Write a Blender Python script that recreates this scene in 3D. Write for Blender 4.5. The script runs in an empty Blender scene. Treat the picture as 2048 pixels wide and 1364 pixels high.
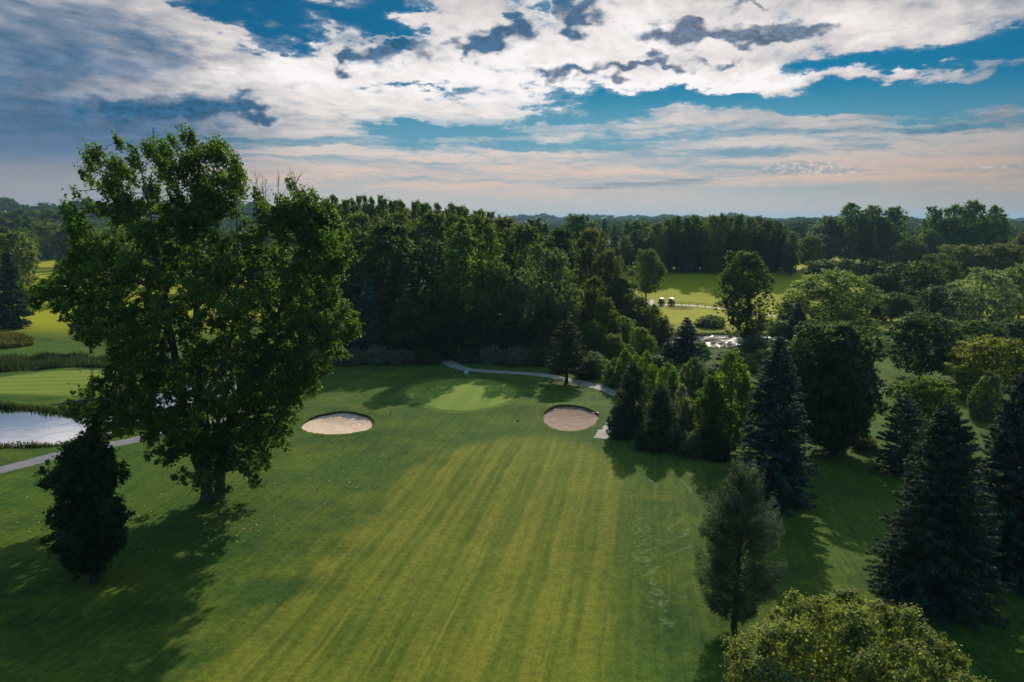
import bpy, math, random
import numpy as np
from mathutils import Vector

R = math.radians
sc = bpy.context.scene
col = sc.collection

# ------------------------------------------------------------------ camera
CAM_H, PITCH, F = 25.0, R(8.64), 1593.0          # height, tilt, focal length for a 2048 wide frame
cam_d = bpy.data.cameras.new('camera')
cam_d.sensor_width = 36.0
cam_d.lens = F / 2048 * 36.0
cam_d.clip_start, cam_d.clip_end = 0.5, 60000
cam = bpy.data.objects.new('camera', cam_d)
cam.location = (0, 0, CAM_H)
cam.rotation_euler = (math.pi / 2 - PITCH, 0, 0)
col.objects.link(cam)
sc.camera = cam
SP, CP = math.sin(PITCH), math.cos(PITCH)


def ray(px, py):
    u, v = (px - 1024) / F, (682 - py) / F
    return np.array([u, CP + v * SP, -SP + v * CP])


def at_y(px, py, y):
    d = ray(px, py)
    t = y / d[1]
    return d[0] * t, CAM_H + d[2] * t


# ------------------------------------------------------------------ terrain
def smooth(a, b, x):
    t = np.clip((x - a) / (b - a), 0, 1)
    return t * t * (3 - 2 * t)


def gp0(px, py, z=0.0):
    d = ray(px, py)
    t = (z - CAM_H) / d[2]
    return d[0] * t, d[1] * t


def catmull(pts, n):
    p = np.asarray(pts, float)
    m = len(p)
    out = []
    for i in range(n):
        s = i * m / n
        k = int(s)
        t = s - k
        a, b, c, d = p[(k - 1) % m], p[k % m], p[(k + 1) % m], p[(k + 2) % m]
        out.append(0.5 * ((2 * b) + (c - a) * t + (2 * a - 5 * b + 4 * c - d) * t * t + (3 * b - a - 3 * c + d) * t ** 3))
    return np.array(out)


def loop_of(px, n=96):
    return catmull([gp0(*p) for p in px], n)


BUNKER_W = loop_of([(603, 851), (628, 838), (659, 834), (687, 832), (718, 835), (737, 839), (746, 849), (739, 858),
                    (714, 864), (679, 867), (640, 865), (614, 860)])
BUNKER_E = loop_of([(1087, 835), (1094, 828), (1110, 822), (1129, 820), (1152, 821), (1172, 824), (1192, 831), (1197, 837),
                    (1193, 847), (1179, 857), (1160, 863), (1139, 864), (1119, 862), (1100, 855), (1088, 844)])
GREEN_E = loop_of([(809, 790), (822, 778), (849, 770), (890, 763), (935, 760), (975, 762), (1005, 769), (1026, 778), (1034, 789),
                   (1022, 803), (990, 815), (955, 821), (920, 823), (880, 820), (849, 812), (822, 802)])
GREEN_W = loop_of([(-70, 772), (5, 756), (60, 749), (130, 744), (210, 742), (280, 743), (325, 752), (315, 772), (240, 786),
                   (150, 791), (60, 789), (-20, 785)])
POND_W = loop_of([(-160, 800), (-60, 806), (0, 809), (60, 812), (150, 822), (225, 812), (290, 785), (350, 742), (410, 728), (470, 730),
                  (492, 752), (470, 795), (400, 815), (330, 836), (250, 866), (180, 882), (110, 891), (40, 894), (-60, 896), (-160, 890)], 140)
POND_E = loop_of([(1316, 678), (1345, 670), (1400, 667), (1480, 666), (1560, 668), (1610, 672), (1625, 682), (1580, 691),
                  (1500, 694), (1420, 695), (1350, 692)], 110)


def sdist(loop, x, y):
    """signed distance to a closed outline, negative inside"""
    x, y = np.asarray(x, float), np.asarray(y, float)
    out = np.full(x.shape, 50.0)
    lo, hi = loop.min(0) - 8, loop.max(0) + 8
    m = (x > lo[0]) & (x < hi[0]) & (y > lo[1]) & (y < hi[1])
    if not m.any():
        return out
    qx, qy = x[m], y[m]
    best = np.full(qx.shape, 1e9)
    ins = np.zeros(qx.shape, bool)
    n = len(loop)
    for i in range(n):
        ax, ay = loop[i]
        bx, by = loop[(i + 1) % n]
        dx, dy = bx - ax, by - ay
        t = np.clip(((qx - ax) * dx + (qy - ay) * dy) / (dx * dx + dy * dy + 1e-12), 0, 1)
        best = np.minimum(best, np.hypot(qx - ax - t * dx, qy - ay - t * dy))
        c = (ay > qy) != (by > qy)
        with np.errstate(divide='ignore', invalid='ignore'):
            ins ^= c & (qx < (bx - ax) * (qy - ay) / (by - ay + 1e-12) + ax)
    out[m] = np.where(ins, -best, best)
    return out


def base_h(x, y):
    x, y = np.asarray(x, float), np.asarray(y, float)
    h = 0.16 * np.sin(x * 0.11 + 1.0) * np.sin(y * 0.09 + 0.4) + 0.10 * np.sin(x * 0.23 + y * 0.19)
    near = 1 - smooth(200, 300, np.hypot(x, y))
    h = h * near
    gx, gy = GREEN_E.mean(0)
    h = h * (1 - 0.85 * np.exp(-((x - gx) / 14) ** 2 - ((y - gy) / 14) ** 2))
    h = h + 0.35 * np.exp(-((x - gx) / 12) ** 2 - ((y - gy - 1) / 11) ** 2)
    for L, a in ((BUNKER_W, 0.5), (BUNKER_E, 0.6)):
        bx, by = L.mean(0)
        h = h + a * np.exp(-((x - bx) / 6.5) ** 2 - ((y - by - 5.5) / 3.6) ** 2)
    azn = np.degrees(np.arctan2(x, y))
    h = h + 6.2 * smooth(215, 305, y) * smooth(900, 500, y) * smooth(4.0, 7.5, azn) * smooth(27, 21, azn)
    # ridges far off
    r = np.hypot(x, y)
    az = np.degrees(np.arctan2(x, y))
    wob = 4 * np.sin(az * 1.3) + 3 * np.sin(az * 2.9 + 1) + 2 * np.sin(az * 6.1 + 2)
    h = h + (34 + wob) * np.exp(-((r - 1500) / 330) ** 2) * smooth(2, -12, az) * smooth(-80, -60, az)
    h = h + (24 + wob * 0.8) * np.exp(-((r - 2700) / 420) ** 2) * smooth(-6, 1, az) * smooth(21, 15, az)
    h = h + (11 + wob * 0.5) * np.exp(-((r - 1500) / 300) ** 2) * smooth(2, 8, az) * smooth(75, 50, az)
    h = h + (15 + wob * 0.4) * np.exp(-((r - 3400) / 500) ** 2) * smooth(14, 18, az) * smooth(75, 60, az)
    return h


def terrain(x, y):
    h = base_h(x, y)
    for L in (BUNKER_W, BUNKER_E):
        h = h - 1.3 * np.clip((0.45 - sdist(L, x, y)) / 0.7, 0, 1)
    for L in (POND_W, POND_E):
        s = sdist(L, x, y)
        h = np.where(s < 3, h * smooth(0.0, 3.0, s) - 1.1 * smooth(0.5, -0.9, s), h)
    return h


def gp(px, py):
    z = 0.0
    for _ in range(4):
        x, y = gp0(px, py, z)
        z = float(base_h(x, y))
    return x, y, z


# ------------------------------------------------------------------ object helpers
def tag(o, label=None, cat=None, group=None, kind=None):
    if label: o['label'] = label
    if cat: o['category'] = cat
    if group: o['group'] = group
    if kind: o['kind'] = kind
    return o


def empty(name, loc, rz=0.0):
    o = bpy.data.objects.new(name, None)
    o.empty_display_size = 0.5
    o.location = loc
    o.rotation_euler = (0, 0, rz)
    col.objects.link(o)
    return o


def link(name, me, mat=None, parent=None):
    if mat and not me.materials:
        me.materials.append(mat)
    o = bpy.data.objects.new(name, me)
    col.objects.link(o)
    if parent: o.parent = parent
    return o


def np_mesh(name, verts, quads, smooth_shade=False):
    me = bpy.data.meshes.new(name)
    v = np.ascontiguousarray(verts, dtype=np.float32)
    q = np.ascontiguousarray(quads, dtype=np.int32)
    k = q.shape[1]
    me.vertices.add(len(v))
    me.vertices.foreach_set('co', v.ravel())
    me.loops.add(q.size)
    me.loops.foreach_set('vertex_index', q.ravel())
    me.polygons.add(len(q))
    me.polygons.foreach_set('loop_start', np.arange(0, q.size, k, dtype=np.int32))
    if smooth_shade:
        me.polygons.foreach_set('use_smooth', np.ones(len(q), bool))
    me.update(calc_edges=True)
    return me


class MB:
    """collects simple solids into one mesh"""
    def __init__(self):
        self.v, self.f = [], []

    def add(self, vs, fs):
        b = len(self.v)
        self.v += [tuple(p) for p in vs]
        self.f += [tuple(b + i for i in f) for f in fs]

    def box(self, c, s, taper=1.0):
        x, y, z = s[0] / 2, s[1] / 2, s[2] / 2
        t = taper
        vs = [(c[0] + a * x * k, c[1] + b * y * k, c[2] + e * z) for e, k in ((-1, 1), (1, t)) for a, b in ((-1, -1), (1, -1), (1, 1), (-1, 1))]
        self.add(vs, [(0, 3, 2, 1), (4, 5, 6, 7), (0, 1, 5, 4), (1, 2, 6, 5), (2, 3, 7, 6), (3, 0, 4, 7)])

    def tube(self, pts, rad, sides=6, cap=True):
        pts = [Vector(p) for p in pts]
        n = len(pts)
        vs, fs = [], []
        for i, p in enumerate(pts):
            d = (pts[min(i + 1, n - 1)] - pts[max(i - 1, 0)])
            d = d.normalized() if d.length > 1e-6 else Vector((0, 0, 1))
            a = d.cross(Vector((0.31, 0.95, 0.05)))
            if a.length < 1e-3: a = d.cross(Vector((1, 0, 0)))
            a.normalize()
            b = d.cross(a)
            r = rad[i] if isinstance(rad, (list, tuple, np.ndarray)) else rad
            for k in range(sides):
                t = 2 * math.pi * k / sides
                vs.append(p + a * (r * math.cos(t)) + b * (r * math.sin(t)))
        for i in range(n - 1):
            for k in range(sides):
                k2 = (k + 1) % sides
                fs.append((i * sides + k, i * sides + k2, (i + 1) * sides + k2, (i + 1) * sides + k))
        if cap:
            fs.append(tuple(range(sides))[::-1])
            fs.append(tuple((n - 1) * sides + k for k in range(sides)))
        self.add(vs, fs)

    def prism(self, outline, x0, x1):
        n = len(outline)
        vs = [(x0, a, b) for a, b in outline] + [(x1, a, b) for a, b in outline]
        fs = [tuple(range(n)), tuple(range(2 * n - 1, n - 1, -1))] + [(i, n + i, n + (i + 1) % n, (i + 1) % n) for i in range(n)]
        self.add(vs, fs)

    def mesh(self, name, shade=True):
        me = bpy.data.meshes.new(name)
        me.from_pydata(self.v, [], self.f)
        if shade:
            me.polygons.foreach_set('use_smooth', np.ones(len(self.f), bool))
        me.update()
        return me


# ------------------------------------------------------------------ materials
class NT:
    def __init__(self, tree):
        self.t = tree

    def n(self, kind, **kw):
        nd = self.t.nodes.new(kind)
        for k, v in kw.items():
            setattr(nd, k, v)
        return nd

    def put(self, sock, v):
        if isinstance(v, bpy.types.NodeSocket):
            self.t.links.new(v, sock)
        elif v is not None:
            sock.default_value = v

    def m(self, op, a, b=None, c=None, clamp=False):
        nd = self.n('ShaderNodeMath', operation=op)
        nd.use_clamp = clamp
        for i, v in enumerate((a, b, c)):
            self.put(nd.inputs[i], v)
        return nd.outputs[0]

    def vm(self, op, a, b=None, scale=None):
        nd = self.n('ShaderNodeVectorMath', operation=op)
        self.put(nd.inputs[0], a)
        if b is not None: self.put(nd.inputs[1], b)
        if scale is not None: self.put(nd.inputs['Scale'], scale)
        return nd.outputs['Value'] if op in ('DOT_PRODUCT', 'LENGTH', 'DISTANCE') else nd.outputs[0]

    def noise(self, vec, scale, detail=4.0, rough=0.55, dist=0.0, color=False):
        nd = self.n('ShaderNodeTexNoise')
        self.put(nd.inputs['Vector'], vec)
        nd.inputs['Scale'].default_value = scale
        nd.inputs['Detail'].default_value = detail
        nd.inputs['Roughness'].default_value = rough
        nd.inputs['Distortion'].default_value = dist
        return nd.outputs['Color' if color else 'Fac']

    def step(self, x, a, b, lo=0.0, hi=1.0):
        nd = self.n('ShaderNodeMapRange', interpolation_type='SMOOTHSTEP')
        self.put(nd.inputs['Value'], x)
        for k, v in zip(('From Min', 'From Max', 'To Min', 'To Max'), (a, b, lo, hi)):
            self.put(nd.inputs[k], v)
        return nd.outputs[0]

    def mix(self, f, a, b, mode='MIX'):
        nd = self.n('ShaderNodeMix', data_type='RGBA', blend_type=mode)
        self.put(nd.inputs[0], f)
        self.put(nd.inputs[6], a)
        self.put(nd.inputs[7], b)
        return nd.outputs[2]

    def comb(self, x, y, z):
        nd = self.n('ShaderNodeCombineXYZ')
        for i, v in enumerate((x, y, z)):
            self.put(nd.inputs[i], v)
        return nd.outputs[0]

    def sep(self, v):
        nd = self.n('ShaderNodeSeparateXYZ')
        self.put(nd.inputs[0], v)
        return nd.outputs


def rgb(r, g, b):
    return (r, g, b, 1.0)


def new_mat(name):
    m = bpy.data.materials.new(name)
    m.use_nodes = True
    m.node_tree.nodes.clear()
    t = NT(m.node_tree)
    out = t.n('ShaderNodeOutputMaterial')
    return m, t, out


def principled(t, color, rough=0.8, spec=0.3, bump=None, bump_s=0.3, bump_d=0.05, metal=0.0):
    p = t.n('ShaderNodeBsdfPrincipled')
    t.put(p.inputs['Base Color'], color)
    t.put(p.inputs['Roughness'], rough)
    t.put(p.inputs['Specular IOR Level'], spec)
    t.put(p.inputs['Metallic'], metal)
    if bump is not None:
        b = t.n('ShaderNodeBump')
        b.inputs['Strength'].default_value = bump_s
        b.inputs['Distance'].default_value = bump_d
        t.put(b.inputs['Height'], bump)
        t.t.links.new(b.outputs[0], p.inputs['Normal'])
    return p


def simple_mat(name, c, rough=0.6, spec=0.3, var=0.25, scale=6.0, metal=0.0):
    m, t, out = new_mat(name)
    geo = t.n('ShaderNodeNewGeometry')
    nz = t.noise(geo.outputs['Position'], scale, 5)
    k = t.step(nz, 0.3, 0.7, 1 - var, 1 + var)
    cc = t.vm('SCALE', (c[0], c[1], c[2]), scale=k)
    p = principled(t, cc, rough, spec, metal=metal)
    t.t.links.new(p.outputs[0], out.inputs[0])
    return m


def leaf_mat(name, trans=0.32, spread=0.35, gloss=0.25, rough=0.5):
    """leaf colour comes from the crown object's own colour, varied leaf by leaf"""
    m, t, out = new_mat(name)
    oi = t.n('ShaderNodeObjectInfo')
    geo = t.n('ShaderNodeNewGeometry')
    r = geo.outputs['Random Per Island']
    tc = t.n('ShaderNodeTexCoord')
    patch = t.noise(tc.outputs['Object'], 0.45, 2)
    k = t.m('MULTIPLY', t.m('MULTIPLY_ADD', r, 2 * spread, 1 - spread), t.step(patch, 0.35, 0.65, 0.8, 1.2))
    hs = t.n('ShaderNodeHueSaturation')
    t.put(hs.inputs['Hue'], t.m('MULTIPLY_ADD', t.m('FRACT', t.m('MULTIPLY', r, 17.31)), 0.05, 0.475))
    t.put(hs.inputs['Color'], oi.outputs['Color'])
    t.put(hs.inputs['Value'], k)
    p = principled(t, hs.outputs[0], rough, gloss)
    tr = t.n('ShaderNodeBsdfTranslucent')
    t.put(tr.inputs['Color'], t.mix(1.0, hs.outputs[0], rgb(1.45, 1.6, 0.5), 'MULTIPLY'))
    mx = t.n('ShaderNodeMixShader')
    mx.inputs[0].default_value = trans
    t.t.links.new(p.outputs[0], mx.inputs[1])
    t.t.links.new(tr.outputs[0], mx.inputs[2])
    t.t.links.new(mx.outputs[0], out.inputs[0])
    return m


def grass_nodes(t, kind):
    geo = t.n('ShaderNodeNewGeometry')
    P = geo.outputs['Position']
    x, y, z = t.sep(P)
    big = t.noise(P, 0.035, 3, 0.6)
    mid = t.noise(P, 0.16, 4, 0.6)
    fine = t.noise(P, 2.2, 6, 0.7)
    tiny = t.noise(P, 11.0, 3, 0.7)
    a = R(9.5)
    wob = t.m('MULTIPLY', t.m('SUBTRACT', mid, 0.5), 1.6)
    s = t.m('ADD', t.m('SUBTRACT', t.m('MULTIPLY', x, math.cos(a)), t.m('MULTIPLY', y, math.sin(a))), t.m('MULTIPLY', wob, 0.35))
    bump = t.m('ADD', t.m('MULTIPLY', fine, 0.7), t.m('MULTIPLY', tiny, 0.5))
    return geo, P, x, y, s, big, mid, fine, tiny, bump


def make_ground_mat():
    m, t, out = new_mat('golf_course_grass')
    geo, P, x, y, s, big, mid, fine, tiny, bump = grass_nodes(t, 'rough')
    def nn(v, amp=3.0):
        return t.m('MULTIPLY', t.m('SUBTRACT', v, 0.5), amp)
    a = R(9.5)
    along = t.m('ADD', t.m('MULTIPLY', x, math.sin(a)), t.m('MULTIPLY', y, math.cos(a)))
    blot = t.noise(P, 0.55, 5, 0.65)
    rough_c = t.mix(t.step(t.m('ADD', nn(mid), nn(blot, 1.6)), -0.7, 0.7), rgb(0.028, 0.072, 0.012), rgb(0.092, 0.122, 0.015))
    rough_c = t.mix(t.step(nn(big), -0.3, 0.5, 0.0, 0.7), rough_c, rgb(0.052, 0.112, 0.014))
    # fairway: mown lanes running away from the camera
    sw = t.m('ADD', s, nn(t.noise(t.comb(t.m('MULTIPLY', s, 0.3), t.m('MULTIPLY', along, 0.03), 1.0), 1.0, 3, 0.6), 1.5))
    lane = t.noise(t.comb(t.m('MULTIPLY', s, 0.42), t.m('MULTIPLY', along, 0.014), 7.0), 1.0, 3, 0.6)
    st = t.step(t.m('SINE', t.m('MULTIPLY', sw, 2 * math.pi / 3.3)), -0.45, 0.35, -0.30, 0.30)
    st2 = t.step(t.m('SINE', t.m('MULTIPLY', sw, 2 * math.pi / 1.1)), -0.5, 0.5, -0.5, 0.5)
    fine_l = t.noise(t.comb(t.m('MULTIPLY', s, 2.4), t.m('MULTIPLY', along, 0.07), 3.0), 1.0, 5, 0.65)
    brk = t.noise(t.comb(t.m('MULTIPLY', s, 0.9), t.m('MULTIPLY', along, 0.075), 0.0), 1.0, 5, 0.65)
    tone = t.m('ADD', t.m('MULTIPLY', st, t.step(nn(lane), -0.5, 0.4, 0.35, 1.0)), t.m('ADD', nn(lane, 1.5), nn(mid, 1.2)))
    tone = t.m('ADD', tone, t.m('ADD', nn(fine_l, 1.9), nn(blot, 0.8)))
    tone = t.m('ADD', tone, t.m('MULTIPLY', st2, t.step(nn(brk), -0.2, 0.4, 0.1, 0.6)))
    rough_c = t.vm('SCALE', rough_c, scale=t.step(nn(fine_l), -0.5, 0.5, 0.84, 1.16))
    fair = t.mix(t.step(tone, -1.25, 1.25), rgb(0.056, 0.100, 0.009), rgb(0.215, 0.205, 0.026))
    fair = t.mix(t.step(nn(big), 0.0, 0.6, 0.0, 0.55), fair, rgb(0.150, 0.176, 0.014))
    # wheel tracks: a thin dark edge beside some lanes, broken up
    tr = t.m('ABSOLUTE', t.m('SUBTRACT', t.m('FRACT', t.m('MULTIPLY', t.m('ADD', sw, 0.35), 1 / 3.3)), 0.5))
    trk = t.m('MULTIPLY', t.step(tr, 0.06, 0.015), t.step(nn(brk), -0.1, 0.35))
    fair = t.mix(t.m('MULTIPLY', trk, 0.5), fair, rgb(0.040, 0.070, 0.008))
    edge = t.m('ADD', s, t.m('MULTIPLY', t.m('SUBTRACT', mid, 0.5), 9.0))
    fm = t.m('MULTIPLY', t.step(edge, -26.0, -20.0), t.step(edge, 0.5, -3.5))
    yy = t.m('ADD', y, t.m('MULTIPLY', t.m('SUBTRACT', mid, 0.5), 3.0))
    # round front end of the fairway below the green
    fe = t.m('ADD', yy, t.m('MULTIPLY', t.m('POWER', t.m('ABSOLUTE', t.m('ADD', s, 12.5)), 2.0), 0.1))
    fm = t.m('MULTIPLY', fm, t.step(fe, 93, 89))
    c = t.mix(t.m('MULTIPLY', fm, 0.85), rough_c, fair)
    # darker ring of longer grass round the end of the fairway
    ring = t.m('MULTIPLY', t.step(fe, 88, 92), t.step(fe, 97, 93))
    c = t.mix(t.m('MULTIPLY', ring, t.step(edge, 2.5, 0.0, 0.0, 0.4)), c, rgb(0.04, 0.095, 0.016))
    # pale scuffed curving mower lines on the east side of the fairway
    q = t.vm('DISTANCE', t.comb(x, y, 0.0), (2.0, 72.0, 0.0))
    cur = t.m('ABSOLUTE', t.m('SINE', t.m('MULTIPLY', t.m('ADD', q, t.m('MULTIPLY', mid, 2.0)), 2.1)))
    cm = t.m('MULTIPLY', t.step(cur, 0.93, 1.0), t.m('MULTIPLY', t.step(brk, 0.48, 0.6), t.m('MULTIPLY', t.step(q, 21, 17), t.step(q, 7, 10))))
    cm = t.m('MULTIPLY', cm, t.step(x, 2.0, 6.0, 0.0, 0.30))
    c = t.mix(cm, c, rgb(0.22, 0.26, 0.13))
    # pale scuffed tracks on the rough beside the pine
    sc = t.m('ABSOLUTE', t.m('ADD', t.m('SUBTRACT', x, 9.9), t.m('ADD', nn(mid, 1.6), t.m('MULTIPLY', t.m('SUBTRACT', y, 54.0), -0.06))))
    scm = t.m('MULTIPLY', t.m('MULTIPLY', t.step(sc, 1.1, 0.2), t.step(nn(fine), 0.02, 0.4)), t.m('MULTIPLY', t.step(y, 45, 48), t.step(y, 66, 60)))
    c = t.mix(t.m('MULTIPLY', scm, 0.35), c, rgb(0.20, 0.25, 0.13))
    # meadow round the far cart path, backlit glow raised into its colour, bare brown patch in it
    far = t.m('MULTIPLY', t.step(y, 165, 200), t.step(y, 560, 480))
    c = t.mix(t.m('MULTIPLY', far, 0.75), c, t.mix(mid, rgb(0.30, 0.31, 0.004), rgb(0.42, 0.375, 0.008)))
    bx, by, _ = gp(1358, 616)
    e = t.vm('LENGTH', t.vm('MULTIPLY', t.vm('SUBTRACT', P, (bx, by, 0)), (1 / 4.2, 1 / 5.0, 0)))
    e = t.m('ADD', e, t.m('MULTIPLY', t.m('SUBTRACT', t.noise(P, 0.35, 4), 0.5), 1.4))
    c = t.mix(t.step(e, 1.05, 0.6, 0.0, 0.85), c, rgb(0.11, 0.065, 0.02))
    # woodland floor far out
    r = t.vm('LENGTH', P)
    c = t.mix(t.step(r, 540, 680), c, t.mix(mid, rgb(0.018, 0.035, 0.014), rgb(0.035, 0.06, 0.02)))
    k = t.m('ADD', t.m('MULTIPLY', t.step(fine, 0.3, 0.7, 0.62, 1.38), 0.55), t.m('MULTIPLY', t.step(tiny, 0.32, 0.68, 0.5, 1.5), 0.45))
    # mud where the pond shores drop
    zz = t.sep(P)[2]
    c = t.mix(t.m('MULTIPLY', t.step(zz, -0.40, -0.60), t.step(r, 500, 400)), c, rgb(0.03, 0.026, 0.014))
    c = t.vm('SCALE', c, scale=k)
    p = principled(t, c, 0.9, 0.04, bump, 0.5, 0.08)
    t.t.links.new(p.outputs[0], out.inputs[0])
    return m


def make_green_mat(name, c1, c2, ang, width):
    m, t, out = new_mat(name)
    geo, P, x, y, s, big, mid, fine, tiny, bump = grass_nodes(t, 'green')
    a = R(ang)
    q = t.m('SUBTRACT', t.m('MULTIPLY', x, math.cos(a)), t.m('MULTIPLY', y, math.sin(a)))
    st = t.m('SINE', t.m('MULTIPLY', q, 2 * math.pi / width))
    c = t.mix(t.step(t.m('ADD', st, t.m('MULTIPLY', t.m('SUBTRACT', mid, 0.5), 2.0)), -0.7, 0.7), c1, c2)
    c = t.vm('SCALE', c, scale=t.step(fine, 0.3, 0.7, 0.9, 1.1))
    p = principled(t, c, 0.9, 0.04, bump, 0.25, 0.03)
    t.t.links.new(p.outputs[0], out.inputs[0])
    return m


def make_sand_mat(name, centre, c1, c2):
    m, t, out = new_mat(name)
    geo = t.n('ShaderNodeNewGeometry')
    P = geo.outputs['Position']
    nz = t.noise(P, 0.8, 5, 0.6)
    fn = t.noise(P, 14.0, 4, 0.7)
    d = t.vm('LENGTH', t.vm('MULTIPLY', t.vm('SUBTRACT', P, (centre[0], centre[1], 0)), (1.0, 1.35, 0.0)))
    rk = t.m('SINE', t.m('MULTIPLY', t.m('ADD', d, t.m('MULTIPLY', nz, 1.2)), 9.0))
    c = t.mix(t.step(nz, 0.35, 0.65), c1, c2)
    c = t.vm('SCALE', c, scale=t.m('ADD', t.m('MULTIPLY', rk, 0.05), t.step(fn, 0.25, 0.75, 0.88, 1.12)))
    p = principled(t, c, 0.9, 0.2, t.m('ADD', t.m('MULTIPLY', rk, 0.4), fn), 0.6, 0.05)
    t.t.links.new(p.outputs[0], out.inputs[0])
    return m


def make_path_mat(name, c1, c2):
    m, t, out = new_mat(name)
    geo = t.n('ShaderNodeNewGeometry')
    P = geo.outputs['Position']
    nz = t.noise(P, 0.9, 5, 0.65)
    fn = t.noise(P, 9.0, 4, 0.7)
    c = t.mix(t.step(nz, 0.35, 0.65), c1, c2)
    c = t.vm('SCALE', c, scale=t.step(fn, 0.25, 0.75, 0.8, 1.2))
    p = principled(t, c, 0.85, 0.25, fn, 0.5, 0.03)
    t.t.links.new(p.outputs[0], out.inputs[0])
    return m


def make_water_mat(name, wave, rough, deep, mir=0.62, spec=0.5, patch=False):
    m, t, out = new_mat(name)
    geo = t.n('ShaderNodeNewGeometry')
    P = geo.outputs['Position']
    n1 = t.noise(t.vm('MULTIPLY', P, (0.8, 1.6, 1.0)), 1.6, 4, 0.6, 0.4)
    n2 = t.noise(P, 0.35, 2)
    if patch:          # glint pattern put in by noise that masks the reflection in patches
        pm = t.step(t.noise(t.vm('MULTIPLY', P, (0.55, 0.75, 1.0)), 1.0, 4, 0.6), 0.46, 0.60)
        spec, mir = t.m('MULTIPLY', pm, spec), t.m('MULTIPLY', pm, mir)
    p = principled(t, deep, rough, spec, t.m('ADD', t.m('MULTIPLY', n1, 0.5), n2), wave, 0.35)
    p.inputs['IOR'].default_value = 1.33
    g = t.n('ShaderNodeBsdfGlossy')
    g.inputs['Roughness'].default_value = rough
    g.inputs['Color'].default_value = rgb(0.92, 0.94, 0.97)
    nb = [n for n in t.t.nodes if n.bl_idname == 'ShaderNodeBump'][-1]
    t.t.links.new(nb.outputs[0], g.inputs['Normal'])
    lw = t.n('ShaderNodeLayerWeight')
    lw.inputs['Blend'].default_value = 0.35
    mx = t.n('ShaderNodeMixShader')
    t.put(mx.inputs[0], t.m('MULTIPLY', lw.outputs['Facing'], mir, clamp=True))
    t.t.links.new(p.outputs[0], mx.inputs[1])
    t.t.links.new(g.outputs[0], mx.inputs[2])
    t.t.links.new(mx.outputs[0], out.inputs[0])
    return m


def make_bark_mat(name, c1, c2):
    m, t, out = new_mat(name)
    tc = t.n('ShaderNodeTexCoord')
    nz = t.noise(t.vm('MULTIPLY', tc.outputs['Object'], (4.0, 4.0, 0.9)), 2.0, 6, 0.7)
    p = principled(t, t.mix(t.step(nz, 0.35, 0.65), c1, c2), 0.9, 0.15, nz, 0.8, 0.05)
    t.t.links.new(p.outputs[0], out.inputs[0])
    return m


M = {}
M['ground'] = make_ground_mat()
M['green'] = make_green_mat('putting_turf', rgb(0.155, 0.225, 0.035), rgb(0.185, 0.245, 0.042), 9.5, 3.4)
M['green_west'] = make_green_mat('putting_turf_west', rgb(0.15, 0.20, 0.03), rgb(0.185, 0.235, 0.04), 86.0, 3.0)
M['fringe'] = make_green_mat('fringe_turf', rgb(0.072, 0.135, 0.02), rgb(0.095, 0.155, 0.024), 60.0, 2.2)
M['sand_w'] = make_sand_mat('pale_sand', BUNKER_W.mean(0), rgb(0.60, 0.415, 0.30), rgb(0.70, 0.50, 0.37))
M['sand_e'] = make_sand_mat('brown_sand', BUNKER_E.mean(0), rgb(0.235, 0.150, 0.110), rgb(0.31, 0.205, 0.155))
M['lip'] = simple_mat('turf_lip', (0.06, 0.048, 0.022), 0.95, 0.1)
M['gravel'] = make_path_mat('gravel_path', rgb(0.27, 0.245, 0.235), rgb(0.37, 0.335, 0.32))
M['asphalt'] = make_path_mat('asphalt_path', rgb(0.16, 0.155, 0.18), rgb(0.21, 0.20, 0.225))
M['far_path'] = make_path_mat('pale_gravel', rgb(0.42, 0.37, 0.36), rgb(0.52, 0.46, 0.44))
M['water'] = make_water_mat('calm_water', 0.02, 0.04, rgb(0.02, 0.03, 0.04), 2.1)
M['ripple'] = make_water_mat('rippled_water', 1.0, 0.05, rgb(0.010, 0.018, 0.020), 0.14, 0.35, True)
M['lake'] = make_water_mat('lake_water', 0.3, 0.3, rgb(0.02, 0.08, 0.16))
M['bark'] = make_bark_mat('grey_bark', rgb(0.05, 0.042, 0.035), rgb(0.11, 0.095, 0.08))
M['pale_bark'] = make_bark_mat('pale_bark', rgb(0.06, 0.053, 0.045), rgb(0.15, 0.132, 0.115))
M['twig'] = make_bark_mat('bare_twig', rgb(0.12, 0.10, 0.09), rgb(0.22, 0.19, 0.17))
M['leaf'] = leaf_mat('broad_leaves', 0.52, 0.38, 0.10, 0.55)
M['far_leaf'] = leaf_mat('far_leaves', 0.3, 0.3, 0.0, 0.9)
M['needle'] = leaf_mat('needles', 0.2, 0.4, 0.06, 0.7)
M['reed'] = leaf_mat('reed_blades', 0.3, 0.4, 0.03, 0.8)
M['litter'] = leaf_mat('fallen_leaf', 0.1, 0.4, 0.2, 0.6)

# ------------------------------------------------------------------ foliage builders
def unit(a):
    return a / (np.linalg.norm(a, axis=-1, keepdims=True) + 1e-9)


def rand_dirs(rng, n):
    return unit(rng.normal(size=(n, 3)))


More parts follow.
